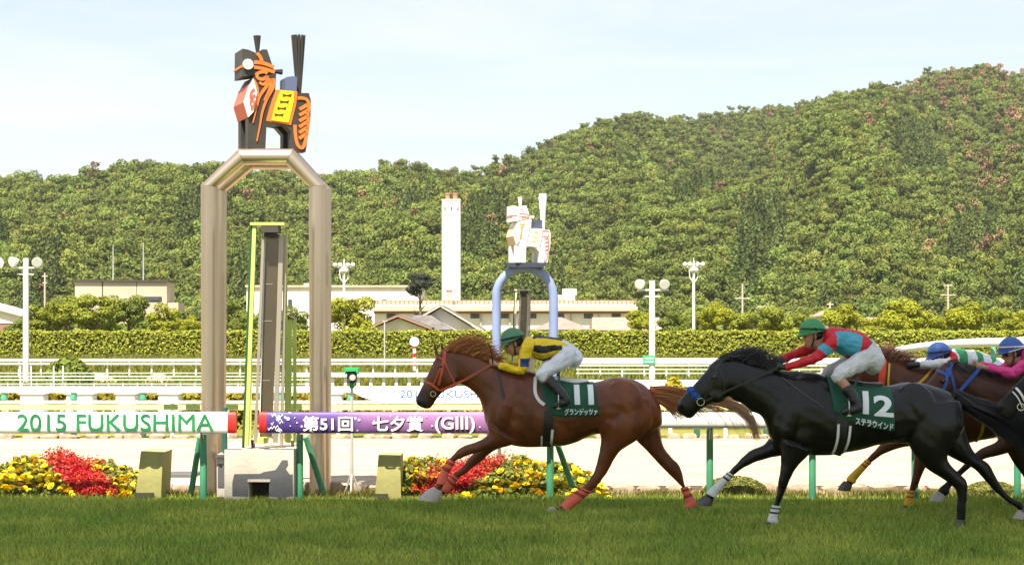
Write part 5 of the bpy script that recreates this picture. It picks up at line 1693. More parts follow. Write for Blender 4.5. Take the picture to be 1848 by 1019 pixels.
def rein(root, a, b, w, m, sag=0.03, name='rein', nrm=Vector((0, -1, 0))):
    pts = [a.lerp(b, t) - Vector((0, 0, sag*math.sin(math.pi*t))) for t in np.linspace(0, 1, 9)]
    MB2 = MB(); bar_strip(MB2, pts, w, 0.006, nrm); MB2.build(name, m, root)

def cloth(root, bvh, tr, top, bottom, m, num=None, words=None, lm=None, edge=None, n=16, k=14):
    """saddle cloth draped over the back: top/bottom are lists of traced px along the body"""
    tp = np.array([np.interp(np.linspace(0, 1, n), np.linspace(0, 1, len(top)), [q[i] for q in top]) for i in (0, 1)]).T
    bt = np.array([np.interp(np.linspace(0, 1, n), np.linspace(0, 1, len(bottom)), [q[i] for q in bottom]) for i in (0, 1)]).T
    g = []
    for i in range(n):
        colp = []
        for sg in (-1, 1):
            rowp = []
            for j in range(k):
                t = j/(k-1)
                a = bt[i]*(1-t) + tp[i]*t
                rowp.append(cast(bvh, tr.p(a[0], a[1]), tr.d, sg, 0.012) + Vector((0, 0, 0.006*t)))
            colp += rowp if sg == -1 else rowp[::-1]
        g.append(colp)
    for _ in range(3):
        g = [[(g[max(i-1, 0)][j] + g[min(i+1, n-1)][j] + g[i][j]*2)/4 if 0 < i < n-1 else g[i][j] for j in range(2*k)] for i in range(n)]
    mm = 2*k
    mb = MB()
    v = [p for c_ in g for p in c_]
    f = [(i*mm+j, (i+1)*mm+j, (i+1)*mm+j+1, i*mm+j+1) for i in range(n-1) for j in range(mm-1)]
    mb.add(v, f)
    o = mb.build('saddle_cloth', m, root, True)
    md = o.modifiers.new('thick', 'SOLIDIFY'); md.thickness = 0.006; md.offset = 0
    for (body, a, b, y0, y1, bold, slant, nm) in (words or []):
        vv, ff = text_mesh(body, 0, 1, 0, 1, bold)
        pts = []
        for (u, w) in vv:
            px = a + (b-a)*u; py = y1 + (y0-y1)*w + slant*u
            pts.append(cast(bvh, tr.p(px, py), tr.d, -1, 0.034))
        # even out the depth so that the flat letters lie proud of the cloth
        MB().add(pts, ff).build(nm, lm, o)
    return o

def quad_on(root, bvh, tr, poly, m, name, off=0.022):
    pts = [cast(bvh, tr.p(*q), tr.d, -1, off) for q in poly]
    yb = sum(p.y for p in pts)/len(pts)
    n = len(pts)
    v = [p for p in pts] + [p + Vector((0, 0.004, 0)) for p in pts]
    f = [tuple(range(n)), tuple(range(2*n-1, n-1, -1))] + [((i+1) % n, i, n+i, n+(i+1) % n) for i in range(n)]
    MB().add(v, f).build(name, m, root)

# coats: (main, points)
coat_cols = {}
def coat(name, c, dk, r=0.42, spec=0.45, sheen=0.0):
    coat_cols[name] = (c, dk)
    return mat(name, (0.66, 0.66, 0.66), r, (1.12, 1.12, 1.12), 7.0, 0.35, 16, spec=spec, attr='coat', stretch=(1, 1, 0.45), sheen=sheen)
c_chest = coat('coat_chestnut', (0.158, 0.041, 0.011), (0.022, 0.011, 0.008), 0.36, 0.4)
c_black = coat('coat_black', (0.0055, 0.0048, 0.0046), (0.004, 0.0035, 0.0035), 0.31, 0.38)
c_bay = coat('coat_bay', (0.120, 0.034, 0.011), (0.012, 0.007, 0.006), 0.42, 0.3)
c_bay2 = coat('coat_dark_bay', (0.085, 0.028, 0.010), (0.008, 0.006, 0.005), 0.42, 0.3)
c_seal = coat('coat_seal', (0.011, 0.009, 0.008), (0.010, 0.009, 0.0085), 0.46, 0.2)
hr_chest = mat('hair_chestnut', (0.33, 0.115, 0.028), 0.5, spec=0.4, island=0.45)
hr_flax = mat('hair_flax', (0.42, 0.23, 0.11), 0.5, spec=0.4, island=0.4)
hr_black = mat('hair_black', (0.010, 0.009, 0.009), 0.4, spec=0.5, island=0.4)
hr_bay = mat('hair_bay', (0.14, 0.045, 0.02), 0.5, spec=0.4, island=0.45)
m_coral = mat('coral_wrap', (0.72, 0.13, 0.075), 0.75, (0.78, 0.16, 0.10), 20, 0.2, 60); m_coral2 = mat('wrap_darkred', (0.30, 0.04, 0.03), 0.8)
m_wwrap = mat('white_wrap', (0.55, 0.55, 0.53), 0.8, (0.65, 0.65, 0.62), 20, 0.2, 60); m_wstripe = mat('wrap_black', (0.03, 0.03, 0.035), 0.8)
m_ywrap = mat('yellow_wrap', (0.62, 0.38, 0.03), 0.8); m_ystripe = mat('wrap_red', (0.40, 0.05, 0.03), 0.8)
m_hoofp = mat('hoof_pale', (0.36, 0.30, 0.27), 0.5, (0.46, 0.40, 0.36), 15)
m_bridle = mat('bridle_orange', (0.52, 0.085, 0.03), 0.5, (0.42, 0.06, 0.02), 12)
m_rein = mat('rein_rubber', (0.30, 0.075, 0.04), 0.6)
m_leath = mat('black_leather', (0.008, 0.0075, 0.008), 0.38, (0.016, 0.015, 0.015), 10, spec=0.5)
m_cloth = mat('cloth_green', (0.010, 0.075, 0.042), 0.75, (0.013, 0.09, 0.05), 8, 0.1, 80)
m_num = mat('number_white', (0.74, 0.76, 0.78), 0.6)
m_pad = mat('pad_white', (0.72, 0.71, 0.69), 0.8)
m_steelbit = mat('bit_steel', (0.6, 0.6, 0.6), 0.25, met=1.0)

# ---------------------------------------------------------------- chestnut number 11
t11 = Tr(18.8, 18.8)
h11, b11, v11 = horse('racehorse', 'chestnut racehorse wearing number 11 with an orange bridle and coral leg wraps', H11, t11, c_chest, None, hr_chest, m_coral, m_coral2,
    {'near_fore': m_hoofp, 'far_fore': m_hoofp, 'near_hind': m_hoofp},
    mane=dict(n=850, r=.0030, jit=.012, guides=[
        [(800,633,0),(812,622,-.02),(830,613,-.03),(852,607,-.04)], [(815,632,0),(828,622,-.03),(845,615,-.03),(866,609,-.04)],
        [(830,635,0),(842,625,-.03),(858,619,-.04),(880,613,-.04)], [(846,640,0),(858,630,-.03),(872,625,-.04),(890,620,-.04)],
        [(862,646,0),(872,637,-.03),(884,632,-.04),(898,632,-.05)], [(878,650,0),(886,643,-.03),(894,640,-.04),(904,641,-.05)], [(892,654,0),(900,649,-.03),(908,648,-.04),(918,650,-.05)]]),
    tail=dict(n=950, r=.0032, jit=.009, dock=[(1172,704,0),(1188,707,0),(1205,711,0)], guides=[
        [(1176,700,0),(1200,699,0),(1230,704,0),(1262,714,.02),(1300,720,.03),(1332,730,.03),(1358,752,.03),(1367,786,.03)],
        [(1178,706,0),(1202,706,0),(1230,711,0),(1262,719,.02),(1300,724,.03),(1330,734,.03),(1355,756,.03),(1366,790,.03)],
        [(1179,711,0),(1202,713,0),(1228,719,0),(1258,725,.02),(1296,727,.03),(1328,738,.03),(1352,762,.03),(1366,792,.03)],
        [(1180,717,0),(1200,720,0),(1215,727,0),(1226,734,.01),(1234,741,.02),(1240,747,.02),(1244,752,.02),(1246,757,.02)],
        [(1180,720,0),(1192,727,0),(1202,734,0),(1208,741,.0),(1213,746,.0),(1217,750,.0),(1219,754,.0),(1221,757,.0)]], mat=[hr_chest, hr_flax], split=.50), seed=3)
brd = [('headpiece', [(803,634),(802,645),(801,655)], .034), ('browband', [(788,642),(796,646),(803,648)], .022), ('cheek_strap', [(801,652),(797,675),(792,694)], .026),
       ('cheek_strap', [(799,655),(790,676),(783,692)], .018), ('throat_lash', [(803,652),(811,670),(821,690)], .018), ('noseband', [(766,687),(780,693),(793,704)], .028)]
for nm, pts, w in brd: strap(h11, v11, t11, pts, w, m_bridle, nm)
ringm(h11, t11, v11, 782, 710, .027, m_steelbit)
hand11 = Vector((t11.x(887), t11.d-.10, t11.z(655)))
for sg in (-1, 1):
    a = cast(v11, t11.p(795, 704), t11.d, sg, 0.01)
    m_ = cast(v11, t11.p(840, 684), t11.d, sg, 0.035)
    h_ = Vector((hand11.x, t11.d+sg*.10, hand11.z-.01))
    rein(h11, a, m_, .024, m_bridle, 0.0); rein(h11, m_, h_, .030, m_rein, 0.0)
strap(h11, v11, t11, [(898,660),(903,690),(909,718)], .022, m_leath, 'breast_strap', (-1,))
strap(h11, v11, t11, [(990,738),(988,775),(985,803)], .095, m_leath, 'girth')
strap(h11, v11, t11, [(996,772),(994,800)], .026, m_pad, 'girth_strap', (-1,), 0.014); strap(h11, v11, t11, [(977,784),(977,803)], .018, m_pad, 'girth_strap', (-1,), 0.014)
cl11 = cloth(h11, v11, t11, [(966,674),(1000,684),(1035,690),(1071,690)], [(984,726),(996,748),(1030,749),(1079,747)], m_cloth, lm=m_num,
      words=[('グランデッツァ', 1017, 1076, 734, 746, 0.03, 0, 'lettering')])
for a in (1039.2, 1063.8): strap(cl11, v11, t11, [(a, 693), (a+.5, 710), (a+1, 727.5)], .057, m_num, 'number', (-1,), 0.034, 0.004)
strap(h11, v11, t11, [(966,680),(965,705),(972,720),(982,728)], .034, m_pad, 'saddle_pad', (-1, 1), 0.010, 0.012)
def saddle(root, bvh, tr, x0, x1, y0, m=m_leath):
    mb = MB()
    ym = y0
    rows = [(x0, ym-2, x0+4, ym+8, .05), ((x0*2+x1)/3, ym-1, (x0*2+x1)/3+4, ym+10, .10), ((x0+2*x1)/3, ym+3, (x0+2*x1)/3, ym+14, .13), (x1, ym+3, x1, ym+10, .10)]
    loft(mb, [tr.row(r) for r in rows], 14)
    mb.build('saddle', m, root, True)
saddle(h11, v11, t11, 985, 1062, 680, m_pad)

# ---------------------------------------------------------------- black number 12
t12 = Tr(17.6, 17.6)
def black_mane(n=900): return dict(n=n, r=.0032, jit=.013, guides=[
        [(1298,647,0),(1310,642,-.02),(1322,641,-.03),(1336,640,-.03)], [(1314,646,0),(1328,640,-.02),(1340,636,-.03),(1354,633,-.04)], [(1330,648,0),(1342,639,-.02),(1352,633,-.03),(1366,629,-.04)],
        [(1346,652,0),(1356,642,-.03),(1364,636,-.04),(1376,633,-.05)], [(1362,657,0),(1370,647,-.03),(1378,641,-.04),(1392,638,-.05)], [(1380,663,0),(1386,655,-.03),(1394,650,-.04),(1406,646,-.05)], [(1398,667,0),(1404,660,-.03),(1412,657,-.04),(1420,654,-.05)]])
def black_tail(n=1200): return dict(n=n, r=.0036, jit=.018, dock=[(1722,713,0),(1738,722,0),(1756,732,0)], guides=[
        [(1726,709,0),(1755,722,-.02),(1790,733,-.03),(1825,745,-.03),(1860,760,-.03),(1895,785,-.03)], [(1730,716,0),(1758,733,-.02),(1790,748,-.03),(1825,765,-.03),(1860,790,-.03),(1890,815,-.03)],
        [(1734,726,0),(1758,745,-.02),(1788,765,-.03),(1820,786,-.03),(1850,812,-.03),(1876,840,-.03)]])
h12, b12, v12 = horse('racehorse', 'black racehorse wearing number 12 with a blue noseband and white foreleg wraps', H12, t12, c_black, None, hr_black, m_wwrap, m_wstripe,
    {'far_hind': m_hoofp}, mane=black_mane(), tail=black_tail(), seed=8)
mb = MB()      # blue sheepskin noseband
rolls = []
for sg in (-1, 1):
    rolls.append([cast(v12, t12.p(a, b), t12.d, sg, 0.010) for a, b in ((1244,701),(1249,708),(1254,714),(1259,718))])
pts = rolls[0][::-1] + rolls[1]
pts = [Vector(p) for p in crom([tuple(p) for p in pts], 3)]
MB().tube(pts, [0.034 + 0.006*math.sin(i*2.1) for i in range(len(pts))], 12).build('noseband_roll', mat('blue_sheepskin', (0.012, 0.055, 0.25), 0.9, (0.02, 0.085, 0.36), 30, 0.8, 60), h12, True)
for nm, pts, w in (('cheek_strap', [(1292,660),(1284,690),(1266,722)], .020), ('headpiece', [(1300,647),(1296,658),(1290,668)], .024), ('browband', [(1281,660),(1288,664),(1294,664)], .02), ('throat_lash', [(1296,664),(1304,690),(1306,716)], .016)):
    strap(h12, v12, t12, pts, w, m_leath, nm)
ringm(h12, t12, v12, 1263, 724, .036, m_steelbit)
for sg in (-1, 1):
    a = cast(v12, t12.p(1272, 722), t12.d, sg, 0.014); m_ = cast(v12, t12.p(1340, 690), t12.d, sg, 0.035)
    rein(h12, a, m_, .020, m_leath, 0.0); rein(h12, m_, Vector((t12.x(1400), t12.d+sg*.10, t12.z(664))), .022, m_leath, 0.0)
strap(h12, v12, t12, [(1408,680),(1440,705),(1478,732)], .012, mat('grey_strap', (0.05, 0.05, 0.055), 0.5), 'breast_strap', (-1,))
strap(h12, v12, t12, [(1510,745),(1510,790),(1506,820)], .10, m_leath, 'girth')
strap(h12, v12, t12, [(1504,762),(1503,790),(1499,817)], .024, m_pad, 'girth_strap', (-1,), 0.014); strap(h12, v12, t12, [(1525,765),(1523,790),(1519,817)], .024, m_pad, 'girth_strap', (-1,), 0.014)
cl12 = cloth(h12, v12, t12, [(1488,680),(1525,690),(1565,697),(1601,698)], [(1496,738),(1520,756),(1560,768),(1605,776)], m_cloth, lm=m_num,
      words=[('ステラウインド', 1533, 1601, 749, 762, 0.035, 12, 'lettering'), ('2', 1566, 1601, 710, 747, 0.035, 3, 'number')])
strap(cl12, v12, t12, [(1553.5, 704), (1552.5, 725), (1551, 744)], .058, m_num, 'number', (-1,), 0.034, 0.004)
saddle(h12, v12, t12, 1512, 1590, 686)

# ---------------------------------------------------------------- bay behind (white and green jockey)
t13 = Tr(17.6, 19.2, 1.676)
h13, b13, v13 = horse('racehorse', 'bay racehorse with yellow leg wraps hidden behind the black horse', H12, t13, c_bay, None, hr_bay, m_ywrap, m_ystripe, None, mane=black_mane(550), tail=None, seed=13)
m_yl = mat('yellow_strap', (0.70, 0.42, 0.02), 0.6); m_orng = mat('red_strap', (0.75, 0.06, 0.02), 0.6)
strap(h13, v13, t13, [(1345,652),(1340,690),(1338,722)], .07, m_orng, 'neck_strap'); strap(h13, v13, t13, [(1356,662),(1352,700),(1356,735)], .02, m_yl, 'neck_strap')
strap(h13, v13, t13, [(1445,668),(1410,700),(1370,722)], .026, m_yl, 'rein', (-1, 1)); strap(h13, v13, t13, [(1460,690),(1440,720),(1428,740)], .03, m_pad, 'breast_strap', (-1,))
strap(h13, v13, t13, [(1530,755),(1530,790),(1526,818)], .03, m_yl, 'girth')
cloth(h13, v13, t13, [(1488,680),(1525,690),(1565,697),(1601,698)], [(1496,738),(1520,756),(1560,768),(1605,776)], m_cloth)
# ---------------------------------------------------------------- dark bay with blue bridle (pink jockey)
t14 = Tr(17.6, 18.3, 2.40)
legs14 = dict(H12['legs'])
lf = {k_: dict(v_) for k_, v_ in H12['legs'].items()}
lf['near_fore'] = dict(yo=-.12, rows=lf['far_fore']['rows'], band=None, hoof=lf['far_fore']['hoof'])
lf['far_fore'] = dict(yo=.13, rows=[(1404,790,1462,812,.11),(1412,815,1455,824,.085),(1428,845,1456,840,.062),(1446,870,1466,865,.048),(1456,890,1473,887,.043),(1462,908,1476,907,.032),(1467,925,1480,924,.029),(1466,936,1483,936,.036),(1467,942,1482,942,.03)], band=None, hoof=[(1465,937,1484,938),(1462,942,1484,943),(1458,951,1484,951)])
H14 = dict(H12); H14['legs'] = lf
H14['head'] = [(a, b+11, c, d_+11, w) for a, b, c, d_, w in H12['head']]
H14['neck'] = [(a, b+o, c, d_+o*.7, w) for (a, b, c, d_, w), o in zip(H12['neck'], (11, 13, 14, 13, 10, 5, 1))]
H14['ears'] = [[(a+4, b+9) for a, b in er] for er in H12['ears']]
flat_mane = dict(n=300, r=.0032, jit=.010, guides=[[(1300+24*q, 658+int(4.2*q) if q else 656, 0), (1306+24*q, 660+4*q, -.03), (1314+24*q, 668+4*q, -.06), (1322+24*q, 676+4*q, -.085)] for q in range(5)])
h14, b14, v14 = horse('racehorse', 'dark bay racehorse with a blue bridle and black legs behind the black horse croup', H14, t14, c_bay2, None, hr_black, None, None, {'near_fore': m_hoofp}, mane=flat_mane, seed=17, points=1.0)
m_blue = mat('bridle_blue', (0.025, 0.085, 0.36), 0.55, (0.035, 0.11, 0.42), 15)
for nm, pts, w in (('cheek_strap', [(1296,666),(1290,701),(1272,733)], .03), ('headpiece', [(1306,657),(1300,669),(1296,681)], .032), ('browband', [(1280,671),(1290,677),(1298,677)], .028), ('throat_lash', [(1300,671),(1308,701),(1312,723)], .026), ('noseband', [(1256,703),(1266,715),(1276,737)], .03)):
    strap(h14, v14, t14, pts, w, m_blue, nm)
for sg in (-1, 1):
    a = cast(v14, t14.p(1275, 731), t14.d, sg, 0.012); m_ = cast(v14, t14.p(1318, 709), t14.d, sg, 0.035)
    rein(h14, a, m_, .035, m_blue, 0.0); rein(h14, m_, Vector((X(1763, 18.3), t14.d+sg*.10, Z(664, 18.3))), .035, m_blue, 0.0)
cloth(h14, v14, t14, [(1488,680),(1525,690),(1565,697),(1601,698)], [(1496,738),(1520,756),(1560,768),(1605,776)], m_cloth)
# ---------------------------------------------------------------- black muzzle entering at the right edge
t15 = Tr(17.6, 17.2, 3.02)
h15, b15, v15 = horse('racehorse', 'black racehorse whose muzzle with a white noseband enters at the right edge', dict(H12, legs=lf), t15, c_seal, None, hr_black, None, None, None, mane=black_mane(350), seed=23)
for nm, pts, w in (('noseband', [(1252,694),(1262,706),(1272,726)], .022), ('noseband', [(1246,700),(1256,712),(1266,731)], .012), ('cheek_strap', [(1292,660),(1284,690),(1268,722)], .020)):
    strap(h15, v15, t15, pts, w, m_pad if nm == 'noseband' else m_leath, nm)
ringm(h15, t15, v15, 1263, 730, .034, m_steelbit)

# ================================================================== JOCKEYS
def hand(body, hd, wr, sd, g):
    """palm, four curled fingers of unequal length and a thumb round the rein"""
    fw = (hd-wr).normalized()
    body.ellipsoid(hd + fw*.012, (.036+g, .020+g, .036+g), 10, 8)
    ins = Vector((0, -sd*1.0, 0))
    for q in range(4):
        b0 = hd + fw*.035 + Vector((0, 0, .024-.016*q))
        ln = (.030, .034, .032, .026)[q]
        body.tube([b0 - fw*.01, b0 + fw*ln*.55 + ins*.010, b0 + fw*ln*.50 + ins*.030, b0 + fw*.004 + ins*.036], [.010+g, .0095+g, .009+g, .007+g], 7)
    body.tube([hd + Vector((0, -sd*.008, .018)), hd + fw*.025 + Vector((0, -sd*.014, .032)), hd + fw*.048 + Vector((0, -sd*.02, .028))], [.012+g, .010+g, .008+g], 7)

def jockey(label, tr, J, silk, silk_fn, helm, breech, band=None, boot=None, calf=False, goggles=False, whip=None, gloves=False):
    """J: traced joints.  one continuous body under separate clothes"""
    s = tr.s()
    root = thing('person', label, 'person', tuple(tr.p(J['hip'][0], J['hip'][1])), 'jockeys riding the gallop')
    skin = mat('skin', (0.40, 0.20, 0.125), 0.55, (0.46, 0.245, 0.16), 8, spec=0.35)
    # head frame
    phi = J['pitch']
    f_ = Vector((-math.cos(phi), 0, -math.sin(phi))); u_ = Vector((-math.sin(phi), 0, math.cos(phi))); l_ = Vector((0, 1, 0))
    hb = tr.p(*J['helmet'])                     # centre of the helmet rim plane
    hc = hb - u_*0.035
    def HP(a, b, c): return hc + f_*a + l_*b + u_*c
    R = Matrix((f_, l_, u_)).transposed()
    hips = J.get('yw', .115)
    def limb(pts, mb, n=12):
        rows = crom([tuple(p) + (r,) for p, r in pts], 4)
        mb.tube([Vector(q[:3]) for q in rows], list(rows[:, 3]), n)
    def TP(q): return tr.p(q[0], q[1], q[2] if len(q) > 2 else 0.0)
    body = MB()
    body.ellipsoid(HP(-0.005, 0, 0.03), (.098, .076, .10), 16, 12, rot=R)
    body.ellipsoid(HP(0.028, 0, -0.045), (.066, .060, .075), 14, 10, rot=R)
    body.ellipsoid(HP(0.058, 0, -0.088), (.030, .032, .024), 10, 8, rot=R)     # chin
    body.tube([HP(0.088, 0, 0.018), HP(0.108, 0, -0.018), HP(0.092, 0, -0.030)], [.010, .015, .012], 8)   # nose
    body.ellipsoid(HP(0.088, 0, -0.056), (.012, .024, .010), 8, 6, rot=R)      # lips
    for sg in (-1, 1):
        body.ellipsoid(HP(-0.006, sg*.078, -0.008), (.018, .010, .030), 8, 6, rot=R)
        body.ellipsoid(HP(0.058, sg*.040, -0.02), (.025, .022, .022), 8, 6, rot=R)
    limb([(HP(0, 0, -.02), .058), (HP(-.03, 0, -.09), .055), (TP(J['collar']), .050), (TP(J['chest']), .08)], body)
    limb([(TP(J['chest']), .085), (TP(J['waist']), .075), (TP(J['hip']), .07)], body, 14)
    for sd, key in ((-1, 'near'), (1, 'far')):
        A = J['arm_'+key]
        sh, el, wr, hd = [TP(q) for q in A]
        limb([(TP(J['chest']), .05), (sh, .04), (el, .028), (wr, .022), (hd, .024)], body)
        kn, an, toe = [TP(q) for q in J['leg_'+key]]
        hp = TP((J['hip'][0], J['hip'][1], sd*.085))
        limb([(hp, .055), (kn, .040), (kn.lerp(an, .35), .046), (an, .030), (an.lerp(toe, .6), .018)], body)
        hand(body, hd, wr, sd, 0.0)
        if gloves:
            gm_ = MB(); hand(gm_, hd, wr, sd, .004); gm_.tube([wr, hd], [.034, .030], 10)
            fuse('glove', gm_, .006, 1, m_leath, root)
    fuse('body', body, .0085, 2, skin, root)
    # face details
    m_eye = mat('eye_dark', (0.02, 0.015, 0.012), 0.2); m_lip = mat('lip', (0.30, 0.10, 0.08), 0.5)
    for sg in (-1, 1):
        MB().ellipsoid(HP(.079, sg*.034, .008), (.009, .012, .006), 8, 6, rot=R).build('eye', m_eye, root, True)
    MB().ellipsoid(HP(.097, 0, -.056), (.004, .019, .003), 8, 6, rot=R).build('mouth', m_lip, root, True)
    # hair and chin strap
    hm = MB(); hm.ellipsoid(HP(-.03, 0, .0), (.085, .082, .055), 14, 8, rot=R); hm.build('hair', mat('hair_dark', (0.012, 0.010, 0.009), 0.6), root, True)
    for sg in (-1, 1):
        mbs = MB(); bar_strip(mbs, [HP(.0, sg*.087, .03), HP(.012, sg*.082, -.03), HP(.035, sg*.062, -.08), HP(.045, sg*.02, -.108)], .014, .003, [Vector((0, sg, 0))]*3 + [Vector((0, 0, -1))])
        mbs.build('chin_strap', m_leath, root)
    # helmet: shell, brim, band
    hs = MB(); hs.ellipsoid(hb + f_*(-.002), (.134, .112, .142), 24, 12, rot=R, zmin=0.0)
    h_ = hs.build('helmet', helm, root, True)
    rim = [hb + f_*(.135*math.cos(a)-.002) + l_*(.113*math.sin(a)) for a in np.linspace(0, 2*math.pi, 33)]
    MB().tube(rim, .006, 6).build('rim', band or helm, h_, True)
    bm = MB()
    v = []; nb = 13
    for i in range(nb):
        a = -1.15 + 2.3*i/(nb-1)
        for (r1, r2, dz) in ((.134, .112, .012), (.134+.030*math.cos(a), .112+.006, -.004)):
            v.append(hb + f_*(r1*math.cos(a)) + l_*(r2*math.sin(a)) + u_*dz)
    bm.add(v, [(2*i, 2*i+1, 2*i+3, 2*i+2) for i in range(nb-1)])
    ob = bm.build('peak', helm, h_); md = ob.modifiers.new('t', 'SOLIDIFY'); md.thickness = .004
    gs_ = [hb + f_*(.136*math.cos(a)*math.cos(.42) - .01) + l_*(.115*math.sin(a)) + u_*(.035+.030*math.cos(a)) for a in np.linspace(0, 2*math.pi, 33)]
    mb_ = MB(); mb_.tube([p + u_*0.0 for p in gs_], .008, 6, flat=1.6); mb_.build('goggle_strap', band or m_leath, h_, True)
    if goggles:
        gp = [HP(.103*math.cos(a)-.012, .088*math.sin(a), .012) for a in np.linspace(-1.1, 1.1, 11)]
        mg = MB(); bar_strip(mg, gp, .042, .010, [(-(hc - q)).normalized() for q in gp]); mg.build('goggles', mat('goggle_lens', (0.02, 0.02, 0.025), 0.12, spec=0.7), root)
    if whip:
        a_, b_ = TP(whip[0]), TP(whip[1])
        MB().tube([a_, a_.lerp(b_, .5) + Vector((.01, 0, .01)), b_], [.009, .007, .004], 7).build('whip', m_leath, root, True)
    # jacket
    jk = MB()
    loft(jk, [tr.row(r) for r in J['torso']], 18)
    for sd, key in ((-1, 'near'), (1, 'far')):
        A = J['arm_'+key]
        sh, el, wr, hd = [TP(q) for q in A]
        limb([(sh + (TP(J['chest'])-sh)*.35, .075), (sh, .068), (sh.lerp(el, .5), .060), (el, .054), (el.lerp(wr, .55), .046), (wr, .036)], jk)
    limb([(TP(J['collar']), .062), (TP(J['chest']), .10)], jk)
    wrinkle(jk)
    fuse('jacket', jk, .0085, 1, silk, root, silk_fn and (lambda c: silk_fn(c, tr)), [(0.009, (9, 8, 14)), (0.0045, (24, 16, 30))])
    # breeches
    br = MB()
    loft(br, [tr.row(r) for r in J['pelvis']], 18)
    for sd, key in ((-1, 'near'), (1, 'far')):
        kn, an, toe = [TP(q) for q in J['leg_'+key]]
        hp = TP((J['hip'][0], J['hip'][1], sd*.085))
        fold = kn.lerp(an, .16)
        limb([(hp, .105), (hp.lerp(kn, .5), .088), (kn, .066), (fold, .058)], br)
    fuse('breeches', br, .0085, 1, breech, root, None, [(0.006, (9, 7, 18)), (0.003, (22, 12, 40))])
    # boots
    for sd, key in ((-1, 'near'), (1, 'far')):
        kn, an, toe = [TP(q) for q in J['leg_'+key]]
        bt = MB()
        st = kn.lerp(an, .42 if calf else .22)
        heel = an + (an-kn).normalized()*.045 + Vector((.022, 0, 0))
        limb([(st, .060), (kn.lerp(an, .6), .060), (an, .048)], bt)
        limb([(an, .046), (heel.lerp(toe, .25), .044), (heel.lerp(toe, .7), .040), (toe, .026)], bt)
        fuse('boot', bt, .009, 2, boot or m_leath, root, None, [(0.004, (16, 10, 40))])
        # stirrup iron
        c = heel.lerp(toe, .68) - Vector((0, 0, .03))
        pts = [c + Vector((0, .06*math.cos(a)*-1, .065+.075*math.sin(a))) for a in np.linspace(-2.4, 5.6-2.4-.7, 14)]
        ir = MB().tube(pts, .006, 6).build('stirrup', m_steelbit, root, True)
        MB().box((c.x-.02, c.y-.055, c.z-.012), (c.x+.02, c.y+.055, c.z-.004)).build('tread', m_steelbit, ir)
        strap_top = kn.lerp(TP(J['hip']), .55); strap_top.y = tr.d + sd*.33; strap_top.z = min(strap_top.z, an.z + .33)
        rein(root, c + Vector((0, 0, .14)), Vector((strap_top.x, strap_top.y, an.z + .26)), .02, m_leath, 0.0, 'stirrup_leather')
    return root

def wrinkle(mb): pass

def silk11(c, tr):
    px, py = tr.px(c)
    idx = np.zeros(len(c), dtype=np.int32)
    # black bands along the torso, blue arm band, yellow elsewhere
    u = px - 955
    back = np.interp(px, [946,958,975,1000,1020,1032], [609,606,605,606,613,622]); bel = np.interp(px, [945,958,980,1000,1012,1018], [640,646,651,645,640,638])
    v = (py - back)/(bel - back + 1e-6)
    tors = (px > 962)
    idx[tors & (v < .11) & (px > 948)] = 1
    idx[tors & (v > .40) & (v < .68)] = 1
    idx[tors & (v > .90)] = 1
    far = c[:, 1] > tr.d + .10
    arm = (px < 968) & (py > 645) & (py < 661) & (px > 938)
    idx[arm] = 2
    return idx
def silk12(c, tr):
    px, py = tr.px(c)
    idx = np.zeros(len(c), dtype=np.int32)
    back = np.interp(px, [1488,1515,1542,1567,1579], [594,591,594,607,619])
    d1 = px + 0.35*(py-610)
    sq = (px > 1503) & (d1 < 1550 + 0.1*(py-590)) & (py - back > 6) & (py < 642)
    idx[sq] = 1
    idx[(px > 1566) & (py - back < 9)] = 1
    q = (px-1497)*(-.62) + (py-615)*.78
    idx[(q > 13) & (q < 27) & (px < 1500) & (c[:, 1] < tr.d+.05)] = 1
    return idx
def silk13(c, tr):
    px, py = tr.px(c)
    idx = np.zeros(len(c), dtype=np.int32)
    idx[((px > J13S[0]) & (px < J13S[0]+17)) | ((px > J13S[0]+34) & (px < J13S[0]+46)) | (px > J13S[0]+62)] = 1
    idx[(px > J13S[0]-16) & (px < J13S[0]-3) & (py > J13S[1]+2)] = 2
    return idx

m_y = mat('silk_yellow', (0.72, 0.50, 0.008), 0.5, (0.78, 0.56, 0.012), 12, 0.25, 18, spec=0.35); m_k = mat('silk_black', (0.012, 0.012, 0.014), 0.5, None, 8, 0.2, 18)
m_navy = mat('silk_navy', (0.012, 0.035, 0.16), 0.5); m_red = mat('silk_red', (0.50, 0.010, 0.022), 0.5, (0.58, 0.014, 0.03), 10, 0.3, 16, spec=0.35)
m_cyan = mat('silk_cyan', (0.045, 0.30, 0.42), 0.5, (0.06, 0.35, 0.48), 10, 0.3, 16); m_sw = mat('silk_white', (0.66, 0.66, 0.66), 0.55, (0.72, 0.72, 0.72), 10, 0.3, 16)
m_sg = mat('silk_green', (0.015, 0.28, 0.09), 0.5, None, 8, 0.2, 18); m_pink = mat('silk_pink', (0.66, 0.035, 0.20), 0.5, (0.72, 0.05, 0.26), 10, 0.3, 16)
m_hg = mat('helmet_green', (0.075, 0.20, 0.11), 0.6, (0.085, 0.23, 0.13), 6, 0.1, 40); m_hg2 = mat('helmet_bright_green', (0.035, 0.22, 0.075), 0.55, (0.045, 0.26, 0.09), 6, 0.1, 40)
m_hb = mat('helmet_blue', (0.03, 0.085, 0.30), 0.5, (0.04, 0.11, 0.36), 6, 0.1, 40)
m_br = mat('breeches_white', (0.60, 0.62, 0.68), 0.7, (0.68, 0.70, 0.75), 6, 0.45, 14, stretch=(1, 1, 2.5)); m_br2 = mat('breeches_grey', (0.52, 0.52, 0.54), 0.7, (0.62, 0.62, 0.64), 8, 0.6, 16, stretch=(1, 1, 2.5))

